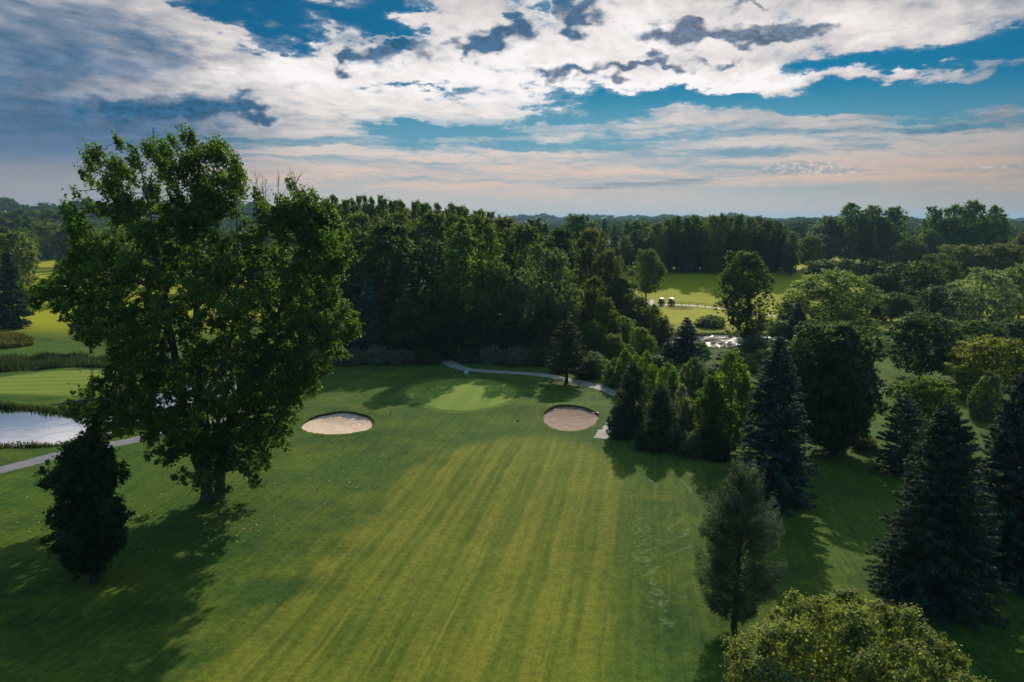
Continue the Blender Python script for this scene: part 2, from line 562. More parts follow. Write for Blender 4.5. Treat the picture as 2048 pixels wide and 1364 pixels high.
def cards(name, c, nrm, size, aspect, rng, fold=0.18, along=None):
    """diamond shaped leaf faces at c, facing nrm"""
    n = len(c)
    nrm = unit(nrm)
    t = along if along is not None else rng.normal(size=(n, 3))
    t = unit(t - nrm * (t * nrm).sum(1, keepdims=True))
    b = np.cross(nrm, t)
    s = np.asarray(size, float).reshape(-1, 1) * np.ones((n, 1))
    w = s * aspect
    v = np.empty((n, 4, 3))
    v[:, 0] = c - t * s * 0.5
    v[:, 1] = c + b * w * 0.5 + nrm * s * fold - t * s * 0.06
    v[:, 2] = c + t * s * 0.5
    v[:, 3] = c - b * w * 0.5 + nrm * s * fold * 0.6 - t * s * 0.06
    return np_mesh(name, v.reshape(-1, 3), np.arange(n * 4).reshape(n, 4))


def blob_leaves(blobs, rng, n_leaf, clump_k=9, clump_r=0.42, up=0.45, centre=None):
    """leaves gathered in clumps on blobs (x,y,z,r); returns positions, normals"""
    blobs = np.asarray(blobs, float)
    nb = len(blobs)
    w = blobs[:, 3] ** 2
    w = w / w.sum()
    nc = nb * clump_k
    bi = np.repeat(np.arange(nb), clump_k)
    d = rand_dirs(rng, nc)
    d[:, 2] = d[:, 2] * 0.85 + 0.18
    d = unit(d)
    cc = blobs[bi, :3] + d * (blobs[bi, 3] * rng.uniform(0.45, 1.0, nc))[:, None]
    cr = blobs[bi, 3] * clump_r * rng.uniform(0.6, 1.3, nc)
    pw = cr ** 2
    pw = pw / pw.sum()
    li = rng.choice(nc, n_leaf, p=pw)
    e = rand_dirs(rng, n_leaf)
    pos = cc[li] + e * (cr[li] * np.minimum(np.abs(rng.normal(0.25, 0.55, n_leaf)), 1.7))[:, None] * np.array([1.0, 1.0, 0.8])
    nrm = 0.55 * e + 0.35 * d[li] + rng.normal(size=(n_leaf, 3)) * 0.55
    nrm[:, 2] += up
    return pos, nrm, cc


def envelope(profile, rng, n, lobe, depth=1.0, shell=(0.5, 1.0), rmin=0.0):
    """lobe centres inside a crown outline given as rows (z, left, right)"""
    p = np.asarray(sorted(profile), float)
    zs = np.linspace(p[0, 0], p[-1, 0], 200)
    xl, xr = np.interp(zs, p[:, 0], p[:, 1]), np.interp(zs, p[:, 0], p[:, 2])
    hw = np.maximum((xr - xl) / 2, 0.02)
    pdf = hw ** 1.25
    pdf /= pdf.sum()
    i = rng.choice(200, n, p=pdf)
    i[0] = 190
    rm = hw.max() * lobe
    r = rm * rng.uniform(0.5, 1.4, n)
    r = np.minimum(r, hw[i] * 0.8 + 0.1 * rm)
    r = np.maximum(r, rmin)
    ph = rng.uniform(0, 2 * math.pi, n)
    rr = np.maximum(hw[i] - r * 0.7, 0) * rng.uniform(shell[0], shell[1], n) ** 0.7
    x = (xl[i] + xr[i]) / 2 + rr * np.cos(ph)
    y = rr * np.sin(ph) * depth
    z = np.clip(zs[i], p[0, 0] + r * 0.5, p[-1, 0] - r * 0.75)
    return np.stack([x, y, z, r], 1)


def trunk_mesh(h, r0, targets, rng, fork=0.35, n_limb=9, sides=7, lean=(0, 0)):
    mb = MB()
    top = h * 0.82
    k = 8
    wx, wy = rng.normal(0, 0.012 * h, 2)
    pts = [(wx * math.sin(i / k * 3) + lean[0] * (i / k) ** 1.5, wy * math.sin(i / k * 2.2) + lean[1] * (i / k) ** 1.5, top * i / k) for i in range(k + 1)]
    rad = [r0 * (1.35 if i == 0 else 1.0) * (1 - 0.9 * i / k) + 0.02 for i in range(k + 1)]
    mb.tube(pts, rad, sides)
    P = np.array(pts)
    if len(targets):
        idx = rng.choice(len(targets), min(n_limb, len(targets)), replace=False)
        for j in idx:
            tx, ty, tz = targets[j][:3]
            sz = max(fork * h * rng.uniform(0.6, 1.1), min(tz * 0.75, top * 0.9) * rng.uniform(0.6, 0.95))
            sz = min(sz, top * 0.93)
            s = np.array([np.interp(sz, P[:, 2], P[:, a]) for a in range(3)])
            e = np.array([tx, ty, tz])
            mid = s * 0.5 + e * 0.5
            mid[2] += 0.06 * np.linalg.norm(e - s)
            rb = r0 * 0.42 * (1 - 0.6 * sz / h)
            mb.tube([s, mid, e], [rb, rb * 0.6, 0.015 + rb * 0.12], 5, False)
    return mb.mesh('trunk_mesh')


def broad_tree(profile, h, rng, n_lobe=26, n_leaf=14000, leaf=0.45, lobe=0.34, depth=1.0, clump_k=9, clump_r=0.42, aspect=0.62,
               trunk_r=None, fork=0.3, core=0.12, up=0.45, shell=(0.6, 1.08), n_limb=9):
    blobs = envelope(profile, rng, n_lobe, lobe, depth, shell)
    pos, nrm, cc = blob_leaves(blobs, rng, n_leaf, clump_k, clump_r, up)
    size = leaf * rng.uniform(0.65, 1.3, n_leaf)
    nco = int(n_leaf * core)
    if nco:
        inner = envelope(profile, rng, nco, 0.1, depth, (0.0, 0.75))
        pos = np.vstack([pos, inner[:, :3]])
        nrm = np.vstack([nrm, rand_dirs(rng, nco)])
        size = np.concatenate([size, leaf * rng.uniform(1.4, 2.4, nco)])
    crown = cards('crown_mesh', pos, nrm, size, aspect, rng)
    trunk = trunk_mesh(h, trunk_r or h * 0.018, blobs, rng, fork, n_limb)
    return trunk, crown


def conifer(h, prof, rng, levels=34, per=8, spray=0.5, wid=0.34, droop=(0.35, -0.30), density=1.0, z0=0.03, trunk_r=None, tip_up=0.12, gaps=0.0, cx=None, rag=(0.78, 1.1), fanw=0.27, fluff=0.0):
    """whorls of drooping branches carrying needle sprays; prof(z/h) gives the branch length"""
    C, Nn, A, S = [], [], [], []
    mb = MB()
    k = 10
    tr = trunk_r or h * 0.016
    off = cx or (lambda q: 0.0)
    mb.tube([(off(i / k), 0, h * 0.99 * i / k) for i in range(k + 1)], [tr * (1.3 if i == 0 else 1) * (1 - 0.93 * i / k) + 0.012 for i in range(k + 1)], 7)
    for lv in range(levels):
        q = z0 + (1 - z0) * ((lv + rng.uniform(0, 0.7)) / levels)
        q = min(q, 0.992)
        for b in range(per):
            if rng.random() < gaps: continue
            az = rng.uniform(0, 2 * math.pi)
            L = prof(q) * rng.uniform(*rag)
            if L < 0.05: L = 0.05
            d2 = np.array([math.cos(az), math.sin(az), 0.0])
            sl = droop[1] + (droop[0] - droop[1]) * q + rng.normal(0, 0.06)
            n = max(4, int(L * 9 * density / max(spray, 0.2) * 0.5))
            tt = np.sqrt(rng.uniform(0.03, 1.0, n))
            side = np.cross(d2, [0, 0, 1])
            fan = rng.uniform(-1, 1, n) * fanw * (1.05 - tt + fluff) * L
            zc = q * h + L * (sl * tt + tip_up * tt ** 2)
            p = d2[None] * (L * tt)[:, None] + side[None] * fan[:, None]
            p[:, 0] += off(q)
            p[:, 2] = zc + rng.normal(0, 0.05 * spray + 0.03 + fluff, n)
            along = d2[None] * 1.0 + side[None] * (np.sign(fan) * rng.uniform(0.2, 1.0, n))[:, None]
            along[:, 2] += sl + rng.normal(0, 0.28, n) - 0.12
            nn = rng.normal(size=(n, 3)) * 0.45
            nn[:, 2] += 0.9
            C.append(p); Nn.append(nn); A.append(along)
            S.append(spray * rng.uniform(0.6, 1.25, n) * (0.75 + 0.3 * min(1, L)))
            if b % 2 == 0 and L > 0.5:
                mb.tube([(off(q), 0, q * h), (off(q) + d2[0] * L * 0.5, d2[1] * L * 0.5, q * h + L * (sl * 0.5 + tip_up * .25)), (off(q) + d2[0] * L * 0.9, d2[1] * L * 0.9, q * h + L * (sl * 0.9 + tip_up * .8))],
                        [tr * 0.22, tr * 0.14, 0.01], 4, False)
    C, Nn, A, S = np.vstack(C), np.vstack(Nn), np.vstack(A), np.concatenate(S)
    crown = cards('crown_mesh', C, Nn, S, wid, rng, 0.1, A)
    return mb.mesh('trunk_mesh'), crown


# ------------------------------------------------------------------ tree placement
def plant(name, label, cat, loc, trunk, crown, color, rz=0.0, scale=(1, 1, 1), group=None, leafmat='leaf', bark='bark'):
    o = empty(name, loc, rz)
    tag(o, label, cat, group)
    t = link('trunk', trunk, M[bark], o)
    c = link('crown', crown, M[leafmat], o)
    t.scale = c.scale = scale
    c.color = (*color, 1.0)
    return o


PROTO = {}


def protos():
    g = np.random.default_rng
    # normalised: height 10, so a scale of h/10
    rnd = [(0.8, -2.0, 2.0), (2.0, -3.4, 3.4), (3.5, -4.2, 4.2), (5.5, -4.5, 4.5), (7.3, -4.1, 4.1), (8.8, -3.0, 3.0), (9.6, -1.9, 1.9), (10, -1.0, 1.0)]
    tall = [(0.5, -1.8, 1.8), (2.0, -2.7, 2.7), (4.0, -3.0, 3.0), (6.0, -3.0, 3.0), (8.0, -2.5, 2.5), (9.2, -1.6, 1.6), (10, -0.6, 0.6)]
    pop = [(0.6, -1.1, 1.1), (2.5, -1.6, 1.6), (5.0, -1.9, 1.9), (7.5, -1.6, 1.6), (9.0, -1.0, 1.0), (10, -0.25, 0.25)]
    wil = [(0.6, -3.4, 3.4), (2.0, -4.4, 4.4), (4.5, -4.9, 4.9), (7.0, -4.3, 4.3), (8.8, -3.0, 3.0), (10, -0.8, 0.8)]
    shr = [(0.0, -6.0, 6.0), (2.5, -7.0, 7.0), (5.5, -6.6, 6.6), (8.0, -4.5, 4.5), (10, -1.0, 1.0)]
    lone = [(2.6, -1.6, 1.6), (3.4, -3.3, 3.3), (5.0, -4.5, 4.5), (6.5, -4.6, 4.6), (8.2, -3.6, 3.6), (9.3, -2.0, 2.0), (10, -0.4, 0.4)]
    for k in range(3):
        PROTO['round', k] = broad_tree(rnd, 10, g(10 + k), 70, 24000, 0.26, 0.25, clump_k=8, clump_r=0.45, core=0.08)
        PROTO['tall', k] = broad_tree(tall, 10, g(20 + k), 64, 19000, 0.24, 0.31, clump_k=8, clump_r=0.46, core=0.08)
    can = [(0.2, -1.7, 1.7), (3.0, -2.05, 2.05), (6.0, -2.4, 2.4), (7.6, -2.5, 2.5), (8.8, -2.15, 2.15), (9.5, -1.4, 1.4), (10, -0.5, 0.5)]
    for k in range(3):
        PROTO['canopy', k] = broad_tree(can, 10, g(90 + k), 84, 22000, 0.21, 0.30, clump_k=8, clump_r=0.46, core=0.06, fork=0.4)
    for k in range(2):
        PROTO['poplar', k] = broad_tree(pop, 10, g(30 + k), 56, 13000, 0.20, 0.36, clump_k=7, clump_r=0.48, n_limb=14)
        PROTO['willow', k] = broad_tree(wil, 10, g(40 + k), 84, 26000, 0.26, 0.20, clump_k=9, clump_r=0.42, aspect=0.5, core=0.08)
        PROTO['shrub', k] = broad_tree(shr, 10, g(50 + k), 60, 14000, 0.46, 0.22, clump_k=8, clump_r=0.45, trunk_r=0.12, fork=0.05)
        PROTO['lone', k] = broad_tree(lone, 10, g(60 + k), 60, 18000, 0.25, 0.24, clump_k=8, clump_r=0.42, trunk_r=0.24, fork=0.24)
        PROTO['cone', k] = conifer(10, lambda q: 2.5 * (1 - q) ** 0.8 * (0.72 + 0.28 * min(1, q * 6)) + 0.06, g(70 + k), 36, 12, 0.46, 0.42, density=1.5)
        # wind-bent slim poplar
        lean = [(z, a - 0.035 * z * z * 0.35, b - 0.035 * z * z * 0.35) for z, a, b in pop]
        PROTO['bent', k] = broad_tree(lean, 10, g(80 + k), 44, 8000, 0.26, 0.42, clump_k=6, clump_r=0.5, n_limb=8)
PROTO_W = {'round': 8.8, 'tall': 5.8, 'poplar': 3.6, 'willow': 9.8, 'shrub': 14.0, 'canopy': 4.9, 'lone': 9.2, 'cone': 4.9, 'bent': 3.6}
protos()

COL = {
    'dark': (0.060, 0.106, 0.027), 'deep': (0.046, 0.089, 0.035), 'mid': (0.083, 0.142, 0.030), 'olive': (0.117, 0.144, 0.030),
    'brown': (0.110, 0.122, 0.035), 'light': (0.129, 0.194, 0.041), 'bright': (0.149, 0.216, 0.035), 'gold': (0.196, 0.210, 0.030),
    'silver': (0.207, 0.240, 0.176), 'willow': (0.184, 0.222, 0.076), 'grey': (0.106, 0.150, 0.081), 'spruce': (0.048, 0.094, 0.070),
    'blue': (0.050, 0.104, 0.085), 'poplar': (0.090, 0.150, 0.032), 'maple': (0.196, 0.218, 0.081),
}
_k = [0]
tree_rng = random.Random(7)


def T(kind, cx, w, top, label, base=None, d=None, c='mid', group=None, cat=None, name=None):
    """one tree or shrub: centre, width and top read off the photo, standing on the ground at its own distance"""
    _k[0] += 1
    if base is not None:
        x, y, z = gp(cx, base)
    else:
        dd = ray(cx, 600)
        y = d
        x = dd[0] / dd[1] * d
        z = float(base_h(x, y))
    _, zt = at_y(cx, top, y)
    h = max(0.6, zt - z)
    depth = y * CP + (CAM_H - z - h * 0.5) * SP
    wm = w * depth / F
    form = 'canopy' if kind in ('round', 'willow') and wm / h < 0.70 else kind
    var = (_k[0]) % (3 if form in ('round', 'tall', 'canopy') else 2)
    tr, cr = PROTO[form, var]
    sxy = wm / PROTO_W[form]
    colr = COL[c]
    j = tree_rng.uniform(0.88, 1.12)
    colr = tuple(a * j * tree_rng.uniform(0.95, 1.05) for a in colr)
    default = {'round': ('broadleaf_tree', 'tree'), 'tall': ('broadleaf_tree', 'tree'), 'poplar': ('poplar_tree', 'tree'), 'willow': ('willow_tree', 'tree'),
               'shrub': ('shrub', 'shrub'), 'lone': ('broadleaf_tree', 'tree'), 'cone': ('conifer_tree', 'tree'), 'bent': ('poplar_tree', 'tree')}[kind]
    rz = tree_rng.uniform(-0.35, 0.35) if kind == 'bent' else tree_rng.uniform(0, 6.28)
    return plant(name or default[0], label, cat or default[1], (x, y, z - 0.05), tr, cr, colr, rz, (sxy, sxy, h / 10), group,
                 'needle' if kind == 'cone' else 'leaf')


def hero_profile(rows, cx, base):
    x, y, z = gp(cx, base)
    out = []
    for py, a, b in rows:
        xa, za = at_y(a, py, y)
        xb, _ = at_y(b, py, y)
        out.append((za - z, xa - x, xb - x))
    return (x, y, z), sorted(out)


# ------------------------------------------------------------------ the ground and what is laid on it
def axis(lo, hi, fine_lo, fine_hi, step, grow):
    a = list(np.arange(fine_lo, fine_hi + 1e-6, step))
    s = step
    while a[-1] < hi:
        s *= grow
        a.append(min(hi, a[-1] + s))
    s = step
    while a[0] > lo:
        s *= grow
        a.insert(0, max(lo, a[0] - s))
    return np.array(a)


def make_ground():
    xs = axis(-12000, 12000, -75, 62, 0.55, 1.075)
    ys = axis(-400, 12000, 60, 190, 0.55, 1.06)
    X, Y = np.meshgrid(xs, ys)
    Z = terrain(X.ravel(), Y.ravel())
    v = np.stack([X.ravel(), Y.ravel(), Z], 1)
    nx, ny = len(xs), len(ys)
    i = np.arange(nx * ny).reshape(ny, nx)
    q = np.stack([i[:-1, :-1], i[:-1, 1:], i[1:, 1:], i[1:, :-1]], -1).reshape(-1, 4)
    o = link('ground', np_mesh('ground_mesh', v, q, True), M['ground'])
    tag(o, 'mown grass of the golf course with striped fairway', 'ground', kind='structure')


def sheet(name, loop, lift, mat, label, cat, rings=16, scale=1.0, h=base_h):
    c = loop.mean(0)
    vs, fs = [(c[0], c[1], 0)], []
    n = len(loop)
    for r in range(1, rings + 1):
        for p in loop:
            q = c + (p - c) * (r / rings) * scale
            vs.append((q[0], q[1], 0))
    vs = np.array(vs)
    vs[:, 2] = h(vs[:, 0], vs[:, 1]) + lift
    me = bpy.data.meshes.new(name + '_mesh')
    for k in range(n):
        fs.append((0, 1 + k, 1 + (k + 1) % n))
    for r in range(rings - 1):
        for k in range(n):
            a, b = 1 + r * n + k, 1 + r * n + (k + 1) % n
            fs.append((a, a + n, b + n, b))
    me.from_pydata([tuple(p) for p in vs], [], fs)
    me.polygons.foreach_set('use_smooth', np.ones(len(fs), bool))
    o = link(name, me, mat)
    return tag(o, label, cat, kind='structure')


def make_bunker(loop, sand, label):
    n = len(loop)
    c = loop.mean(0)
    nxt, prv = np.roll(loop, -1, 0), np.roll(loop, 1, 0)
    tg = nxt - prv
    nr = np.stack([tg[:, 1], -tg[:, 0]], 1)
    nr /= np.linalg.norm(nr, axis=1, keepdims=True)
    nr *= np.sign(((loop - c) * nr).sum(1))[:, None]
    half = (loop[:, 1].max() - loop[:, 1].min()) / 2
    back = smooth(-0.15, 0.75, (loop[:, 1] - c[1]) / half)      # the far side has the high lip
    rng = np.random.default_rng(int(abs(c[0]) * 10))
    jit = 0.09 * rng.normal(size=n)
    rings = [(loop + nr * 1.1, base_h(*(loop + nr * 1.1).T) + 0.012), (loop + nr * 0.45, base_h(*(loop + nr * 0.45).T) + 0.03),
             (loop + nr * (0.05 + jit)[:, None], base_h(*loop.T) + 0.04 + 0.04 * back)]
    rings.append((loop - nr * 0.03, base_h(*loop.T) - 0.02 - (0.15 * back + 0.03)))
    vs = np.vstack([np.column_stack([p, z]) for p, z in rings])
    k = np.arange(n)
    k2 = (k + 1) % n
    q = np.vstack([np.stack([r * n + k, r * n + k2, (r + 1) * n + k2, (r + 1) * n + k], 1) for r in range(3)])
    root = empty('sand_bunker', (c[0], c[1], 0))
    tag(root, label, 'bunker', kind='structure')
    me = np_mesh('turf_lip_mesh', vs - np.array([c[0], c[1], 0]), q, False)
    lip = link('turf_lip', me, M['ground'], root)
    me.materials.append(M['lip'])
    mi = np.zeros(len(q), np.int32)
    mi[2 * n:] = 1
    me.polygons.foreach_set('material_index', mi)
    # sand bowl
    inner = loop - nr * 0.02
    zin = base_h(*loop.T) - 0.02 - (0.13 * back + 0.02)
    vs = [(c[0], c[1])]
    zz = []
    R_ = 18
    zc = float(base_h(c[0], c[1])) - 0.40
    zz.append(zc)
    for r in range(1, R_ + 1):
        t = r / R_
        p = c + (inner - c) * t
        z = zc + (zin - zc) * (t ** 2.2) + 0.02 * np.sin(p[:, 0] * 2.1) * np.sin(p[:, 1] * 1.7) * (1 - t)
        vs += list(map(tuple, p))
        zz += list(z)
    V = np.column_stack([np.array(vs), np.array(zz)]) - np.array([c[0], c[1], 0])
    fs = [(0, 1 + a, 1 + (a + 1) % n) for a in range(n)]
    for r in range(R_ - 1):
        for a in range(n):
            i, j = 1 + r * n + a, 1 + r * n + (a + 1) % n
            fs.append((i, i + n, j + n, j))
    me = bpy.data.meshes.new('sand_mesh')
    me.from_pydata([tuple(p) for p in V], [], fs)
    me.polygons.foreach_set('use_smooth', np.ones(len(fs), bool))
    link('sand', me, sand, root)
    return root


def strip(name, pts, width, mat, label, cat='path', lift=0.035, sub=10, ragged=0.0):
    P = [np.array(gp(*p)[:2]) for p in pts]
    n = len(P)
    S = []
    for i in range(n - 1):
        a, b, c, d = P[max(i - 1, 0)], P[i], P[i + 1], P[min(i + 2, n - 1)]
        for k in range(sub):
            t = k / sub
            S.append(0.5 * ((2 * b) + (c - a) * t + (2 * a - 5 * b + 4 * c - d) * t * t + (3 * b - a - 3 * c + d) * t ** 3))
    S.append(P[-1])
    S = np.array(S)
    tg = np.gradient(S, axis=0)
    nr = unit(np.stack([tg[:, 1], -tg[:, 0]], 1))
    rng = np.random.default_rng(len(S))
    w = np.interp(np.linspace(0, 1, len(S)), np.linspace(0, 1, len(width)), width) if isinstance(width, (list, tuple)) else np.full(len(S), width)
    vs, cols = [], 5
    for k in range(cols):
        o = (k / (cols - 1) - 0.5)
        off = w * o + (rng.normal(size=len(S)) * ragged if k in (0, cols - 1) else 0)
        p = S + nr * off[:, None] if np.ndim(off) else S + nr * off
        z = base_h(p[:, 0], p[:, 1]) + lift - (0.03 if k in (0, cols - 1) else 0)
        vs.append(np.column_stack([p, z]))
    V = np.stack(vs, 1).reshape(-1, 3)
    i = np.arange(len(S) * cols).reshape(len(S), cols)
    q = np.stack([i[:-1, :-1], i[:-1, 1:], i[1:, 1:], i[1:, :-1]], -1).reshape(-1, 4)
    o = link(name, np_mesh(name + '_mesh', V, q, True), mat)
    return tag(o, label, cat, kind='structure')


make_ground()
sheet('fringe', GREEN_E, 0.02, M['fringe'], 'darker mown collar round the near putting green', 'turf', 18, 1.12)
sheet('putting_green', GREEN_E, 0.04, M['green'], 'pale oval putting green in front of the wood', 'putting green', 18)
sheet('fringe', GREEN_W, 0.02, M['fringe'], 'mown collar round the green beyond the lily pond', 'turf', 18, 1.10)
sheet('putting_green', GREEN_W, 0.04, M['green_west'], 'sunlit putting green beyond the lily pond', 'putting green', 18)
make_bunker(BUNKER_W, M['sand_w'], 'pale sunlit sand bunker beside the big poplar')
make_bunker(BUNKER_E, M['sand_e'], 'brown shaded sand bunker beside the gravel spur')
sheet('pond', POND_W, 0, M['water'], 'calm pond mirroring the sky beside the far green', 'pond', 12, 1.06, lambda x, y: np.full(np.shape(x), -0.42))
sheet('pond', POND_E, 0, M['ripple'], 'glittering rippled pond between the trees', 'pond', 12, 1.06, lambda x, y: np.full(np.shape(x), -0.40))
strip('cart_path', [(868, 700), (884, 715), (895, 724), (922, 736), (955, 741), (1019, 745), (1084, 750), (1148, 762), (1197, 774), (1235, 788), (1262, 806), (1262, 830), (1240, 842)],
      [2.6, 2.6, 2.3, 2.0, 2.0, 2.2, 2.2, 2.0], M['gravel'], 'pale gravel cart path curving behind the near green', ragged=0.08)
strip('cart_path', [(1238, 838), (1226, 852), (1212, 866), (1200, 877)], [1.6, 2.1, 2.3, 1.7], M['gravel'], 'short worn gravel spur ending in the grass by the brown bunker', lift=0.03, ragged=0.22)
strip('cart_path', [(-120, 966), (-40, 949), (0, 940), (60, 925), (130, 906), (200, 893), (270, 880), (330, 864), (400, 848), (470, 838)],
      2.3, M['asphalt'], 'grey asphalt cart path beside the lily pond', ragged=0.03)
strip('cart_path', [(1306, 566), (1301, 572), (1296, 581), (1300, 589), (1311, 595.5), (1330, 601), (1365, 606), (1400, 611), (1450, 618), (1520, 628), (1600, 640)],
      [1.2, 1.6, 1.9, 2.0, 1.9, 1.8, 1.7, 1.7], M['far_path'], 'pale winding cart path in the far sunny meadow')
strip('cart_path', [(1690, 768), (1740, 776), (1775, 784), (1805, 792), (1860, 806)], 2.2, M['asphalt'], 'dark cart path under the round trees', ragged=0.05)
strip('cart_path', [(1560, 541), (1582, 539), (1600, 538.5), (1622, 538)], 5.0, M['far_path'], 'short pale track at the foot of the dark tree wall')

# a lake on the horizon, beyond the low land
lk = np_mesh('lake_mesh', np.array([(1500, 4600, 6.0), (9500, 4600, 6.0), (11500, 11800, 6.0), (3900, 11800, 6.0)]), np.array([[0, 1, 2, 3]]))
tag(link('lake', lk, M['lake']), 'blue lake along the horizon', 'lake', kind='structure')

# ------------------------------------------------------------------ far woodland: nobody could count it
def far_woods():
    rng = np.random.default_rng(99)
    C, Nn, S = [], [], []

    def region(n, az0, az1, r0, r1, hmin, hmax, rad):
        az = np.radians(rng.uniform(az0, az1, n))
        r = np.sqrt(rng.uniform(r0 ** 2, r1 ** 2, n))
        x, y = r * np.sin(az), r * np.cos(az)
        z0 = base_h(x, y)
        H = rng.uniform(hmin, hmax, n)
        W = rad * rng.uniform(0.7, 1.3, n)
        per = 64
        i = np.repeat(np.arange(n), per)
        d = rand_dirs(rng, n * per)
        d[:, 2] = np.abs(d[:, 2]) * 1.1 - 0.25
        e = d * rng.uniform(0.7, 1.05, n * per)[:, None]
        lump = 1 + 0.18 * np.sin(d[:, 0] * 5 + i) * np.sin(d[:, 1] * 6 + i * 1.7)
        p = np.stack([x[i] + e[:, 0] * W[i] * lump, y[i] + e[:, 1] * W[i] * lump, z0[i] + H[i] * (0.55 + 0.45 * e[:, 2] * lump)], 1)
        C.append(p); Nn.append(d * 0.8 + rng.normal(size=d.shape) * 0.5 + np.array([0, 0, 0.5])); S.append(W[i] * rng.uniform(0.28, 0.6, n * per))

    region(620, -37, -6, 760, 1150, 14, 22, 9)
    region(900, -37, 2, 1150, 1750, 14, 22, 11)
    region(420, 3, 37, 620, 900, 13, 20, 9)
    region(800, 1, 37, 900, 1700, 12, 19, 11)
    region(900, -8, 37, 1700, 3000, 12, 20, 15)
    region(380, -37, -6, 600, 760, 12, 18, 8)
    region(500, 10, 37, 3000, 4100, 12, 20, 24)
    me = cards('distant_woods_mesh', np.vstack(C), np.vstack(Nn), np.concatenate(S), 0.8, rng, 0.15)
    o = link('distant_woods', me, M['far_leaf'])
    o.color = (0.048, 0.080, 0.026, 1)
    tag(o, 'far woodland rolling to the horizon', 'woods', kind='stuff')


far_woods()

# ------------------------------------------------------------------ the trees close by, each shaped after its own outline
def hero_poplar():
    rng = np.random.default_rng(3)
    bx, by, bz = gp(418, 1000)

    def loc(px, py, dy=0.0):
        X, Z = at_y(px, py, by)
        return np.array([X - bx, dy, Z - bz])

    top = [(392, 285, 18), (413, 283, 18), (433, 295, 20), (404, 308, 22), (375, 327, 22), (351, 280, 13), (357, 302, 16), (339, 327, 17), (445, 314, 20), (427, 335, 24),
           (398, 353, 24), (360, 352, 22), (474, 318, 10), (486, 344, 12), (471, 362, 17), (445, 358, 20), (455, 388, 20), (422, 373, 24), (383, 379, 24), (351, 387, 18),
           (422, 402, 24), (370, 408, 26), (298, 280, 10), (310, 298, 14), (318, 323, 16), (281, 297, 8), (304, 290, 8), (480, 372, 13),
           (241, 283, 10), (160, 353, 9), (207, 306, 17), (184, 321, 16), (219, 329, 19), (257, 299, 11), (266, 317, 15), (237, 348, 19), (281, 343, 14), (304, 349, 14),
           (316, 375, 15), (257, 372, 20), (219, 363, 16), (193, 370, 13), (178, 345, 12), (263, 394, 22), (298, 387, 18),
           (512, 385, 12), (509, 407, 16), (516, 420, 14), (580, 366, 10), (589, 386, 15), (624, 392, 12), (597, 412, 20), (639, 414, 15), (656, 420, 13), (565, 402, 12),
           (609, 435, 26), (660, 441, 22), (680, 473, 18), (688, 497, 14), (665, 509, 20), (636, 472, 26), (572, 428, 20), (169, 384, 8), (160, 405, 11), (180, 420, 17), (163, 445, 15)]
    poly = np.array([(168, 432), (190, 412), (225, 405), (300, 398), (340, 402), (440, 398), (466, 408), (482, 428), (500, 424), (528, 420), (545, 432), (560, 412), (610, 400), (655, 410),
                     (672, 440), (690, 480), (690, 520), (683, 555), (688, 590), (712, 632), (718, 650), (708, 690), (668, 735), (640, 765), (615, 795), (600, 835), (578, 862), (552, 900),
                     (538, 940), (520, 958), (496, 945), (478, 925), (455, 938), (425, 930), (395, 922), (362, 912), (338, 922), (312, 892), (282, 878), (250, 884), (222, 868), (160, 850), (138, 815),
                     (126, 775), (188, 768), (216, 738), (215, 702), (166, 692), (142, 645), (104, 618), (64, 612), (54, 588), (84, 558), (132, 538), (152, 505), (155, 470)], float)

    def inside(p):
        n = len(poly)
        ok = False
        for i in range(n):
            a, b = poly[i], poly[(i + 1) % n]
            if (a[1] > p[1]) != (b[1] > p[1]) and p[0] < (b[0] - a[0]) * (p[1] - a[1]) / (b[1] - a[1]) + a[0]:
                ok = not ok
        return ok

    def edge(p):
        a, b = poly, np.roll(poly, -1, 0)
        d = b - a
        t = np.clip(((p - a) * d).sum(1) / (d * d).sum(1), 0, 1)
        return np.linalg.norm(p - a - d * t[:, None], axis=1).min()

    m = (by * CP + 12 * SP) / F           # metres per pixel at the tree
    blobs = []
    for px, py, r in top:
        hw = 6.0
        blobs.append((*loc(px, py, rng.normal(0, 1.6)), r * m * 0.96))
    cnt = 0
    while cnt < 900:
        p = np.array([rng.uniform(50, 720), rng.uniform(398, 958)])
        if not inside(p): continue
        e = edge(p)
        r = rng.uniform(14, 28)
        if e < r * 0.55:
            if rng.random() < 0.45: continue
            r = max(8, e / 0.6)
        # gaps that show sky, water and what stands behind
        if (abs(p[0] - 485) < 20 and abs(p[1] - 445) < 16 and rng.random() < .6) or ((p[0] - 585) ** 2 / 26 ** 2 + (p[1] - 505) ** 2 / 34 ** 2 < 1 and rng.random() < .8) or \
           ((p[0] - 250) ** 2 / 45 ** 2 + (p[1] - 480) ** 2 / 26 ** 2 < 1 and rng.random() < .75) or ((p[0] - 415) ** 2 / 70 ** 2 + (p[1] - 765) ** 2 / 22 ** 2 < 1 and rng.random() < .3):
            continue
        lim = min(9.5, e * m * 1.3 + 0.8)
        blobs.append((*loc(p[0], p[1], rng.uniform(-1, 1) * lim), r * m * 0.95))
        cnt += 1
    for px, py in [(385, 900), (405, 925), (430, 915), (455, 920), (480, 905), (505, 930), (520, 940), (360, 890), (440, 890), (470, 935), (400, 880), (420, 940), (500, 900), (530, 910), (430, 700), (450, 740), (400, 720), (470, 770), (420, 780), (385, 760), (440, 820), (400, 850), (470, 840), (360, 840), (500, 850)]:
        for s in (-1, 1):
            blobs.append((*loc(px + rng.normal(0, 8), py + rng.normal(0, 8), s * rng.uniform(1.2, 4.5)), rng.uniform(16, 24) * m))
    B = np.array(blobs)
    nt = len(top)
    n1 = 31000
    p1, q1, _ = blob_leaves(B[:nt], rng, n1, 16, 0.6, 0.3)
